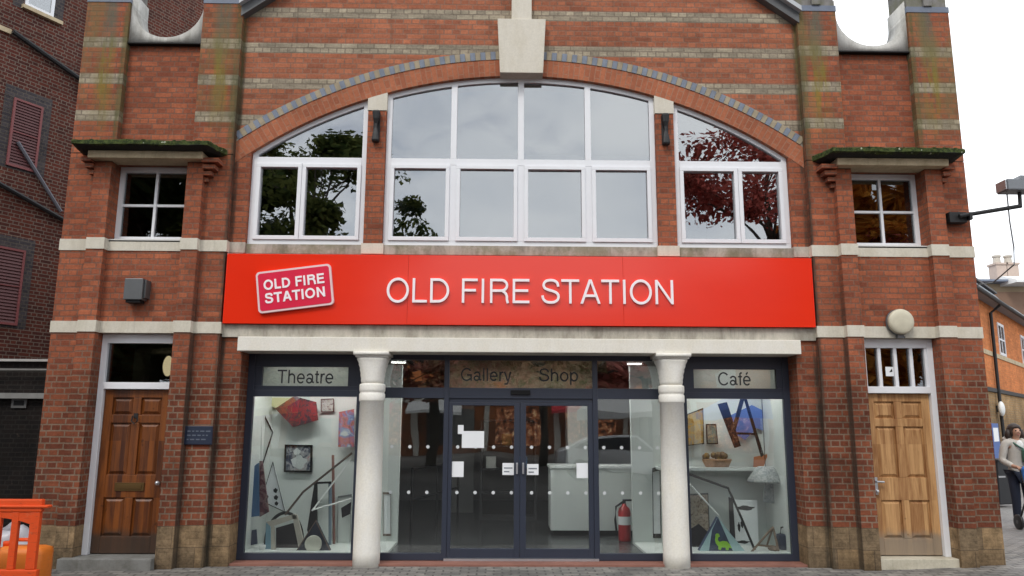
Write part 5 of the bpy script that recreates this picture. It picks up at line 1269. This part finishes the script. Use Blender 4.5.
# parked car opposite
cr = thing('parked_car', 'white car parked across the street', 'car', (3.6, -15.0, GZ))
m = MB(); prof = [(-2.05, .35), (2.05, .35), (2.08, .62), (1.95, .80), (1.15, .92), (.55, 1.38), (-.95, 1.42), (-1.75, .98), (-2.05, .90)]
m.prism(prof, -.82, .82); m.build('car_body', plain('white car paint', (.72, .73, .74), .25, coat=.6), cr, bevel=.06, smooth=True)
m = MB(); m.prism([(-1.5, .98), (1.0, .95), (.5, 1.32), (-.92, 1.35)], -.832, .832); m.build('side_windows', M['navy_dark'], cr)
for sx in (-1.3, 1.3):
    for sy in (-1, 1): m = MB(); m.lathe([(.2, -.09), (.32, -.09), (.32, .09), (.2, .09)], 0, 0, 24); m.build('wheel', M['black'], cr, rot=(R(90), 0, 0), loc=(sx, .78*sy, .32), smooth=True)

# ================================================================== WORLD, SUN
w = bpy.data.worlds.new('World'); S.world = w; w.use_nodes = True
t = w.node_tree; t.nodes.clear()
out = t.nodes.new('ShaderNodeOutputWorld')
SUN_EL, SUN_AZ = 48, 205          # azimuth clockwise from +Y
sky = t.nodes.new('ShaderNodeTexSky'); sky.sky_type = 'NISHITA'; sky.sun_disc = False
sky.sun_elevation = R(SUN_EL); sky.sun_rotation = R(SUN_AZ)
b1 = t.nodes.new('ShaderNodeBackground'); b1.inputs[1].default_value = .12; t.links.new(sky.outputs[0], b1.inputs[0])
tc = t.nodes.new('ShaderNodeTexCoord')
n1 = t.nodes.new('ShaderNodeTexNoise'); n1.inputs['Scale'].default_value = 2.3; n1.inputs['Detail'].default_value = 6; n1.inputs['Roughness'].default_value = .55
mp = t.nodes.new('ShaderNodeMapping'); mp.inputs['Scale'].default_value = (1, 1, 1.8); mp.inputs['Location'].default_value = (5.3, 2.4, 1.7)
t.links.new(tc.outputs['Generated'], mp.inputs[0]); t.links.new(mp.outputs[0], n1.inputs['Vector'])
cov = t.nodes.new('ShaderNodeMapRange'); cov.interpolation_type = 'SMOOTHSTEP'; cov.inputs[1].default_value = .27; cov.inputs[2].default_value = .46; t.links.new(n1.outputs[0], cov.inputs[0])
n2 = t.nodes.new('ShaderNodeTexNoise'); n2.inputs['Scale'].default_value = 3.7; n2.inputs['Detail'].default_value = 5; t.links.new(mp.outputs[0], n2.inputs['Vector'])
rp = t.nodes.new('ShaderNodeValToRGB'); t.links.new(n2.outputs[0], rp.inputs[0])
rp.color_ramp.elements[0].position = .3; rp.color_ramp.elements[0].color = (.66, .71, .78, 1); rp.color_ramp.elements[1].position = .65; rp.color_ramp.elements[1].color = (.97, .985, 1, 1)
b2 = t.nodes.new('ShaderNodeBackground'); b2.inputs[1].default_value = 1.9; t.links.new(rp.outputs[0], b2.inputs[0])
mx = t.nodes.new('ShaderNodeMixShader'); t.links.new(cov.outputs[0], mx.inputs[0]); t.links.new(b1.outputs[0], mx.inputs[1]); t.links.new(b2.outputs[0], mx.inputs[2]); t.links.new(mx.outputs[0], out.inputs[0])
sl = bpy.data.lights.new('sun', 'SUN'); sl.energy = 1.45; sl.angle = R(14); sl.color = (1, .95, .87)
so = bpy.data.objects.new('sun', sl); COL.objects.link(so)
az, el = R(SUN_AZ), R(SUN_EL)
d = Vector((math.sin(az)*math.cos(el), math.cos(az)*math.cos(el), math.sin(el)))
so.rotation_euler = (-d).to_track_quat('-Z', 'Y').to_euler(); so.location = d*60

S.view_settings.view_transform = 'Standard'; S.view_settings.look = 'None'; S.view_settings.exposure = 0; S.view_settings.gamma = 1
S.cycles.use_denoising = True
S.cycles.max_bounces = 8; S.cycles.transparent_max_bounces = 12; S.cycles.caustics_reflective = False; S.cycles.caustics_refractive = False
S.cycles.sample_clamp_indirect = 6
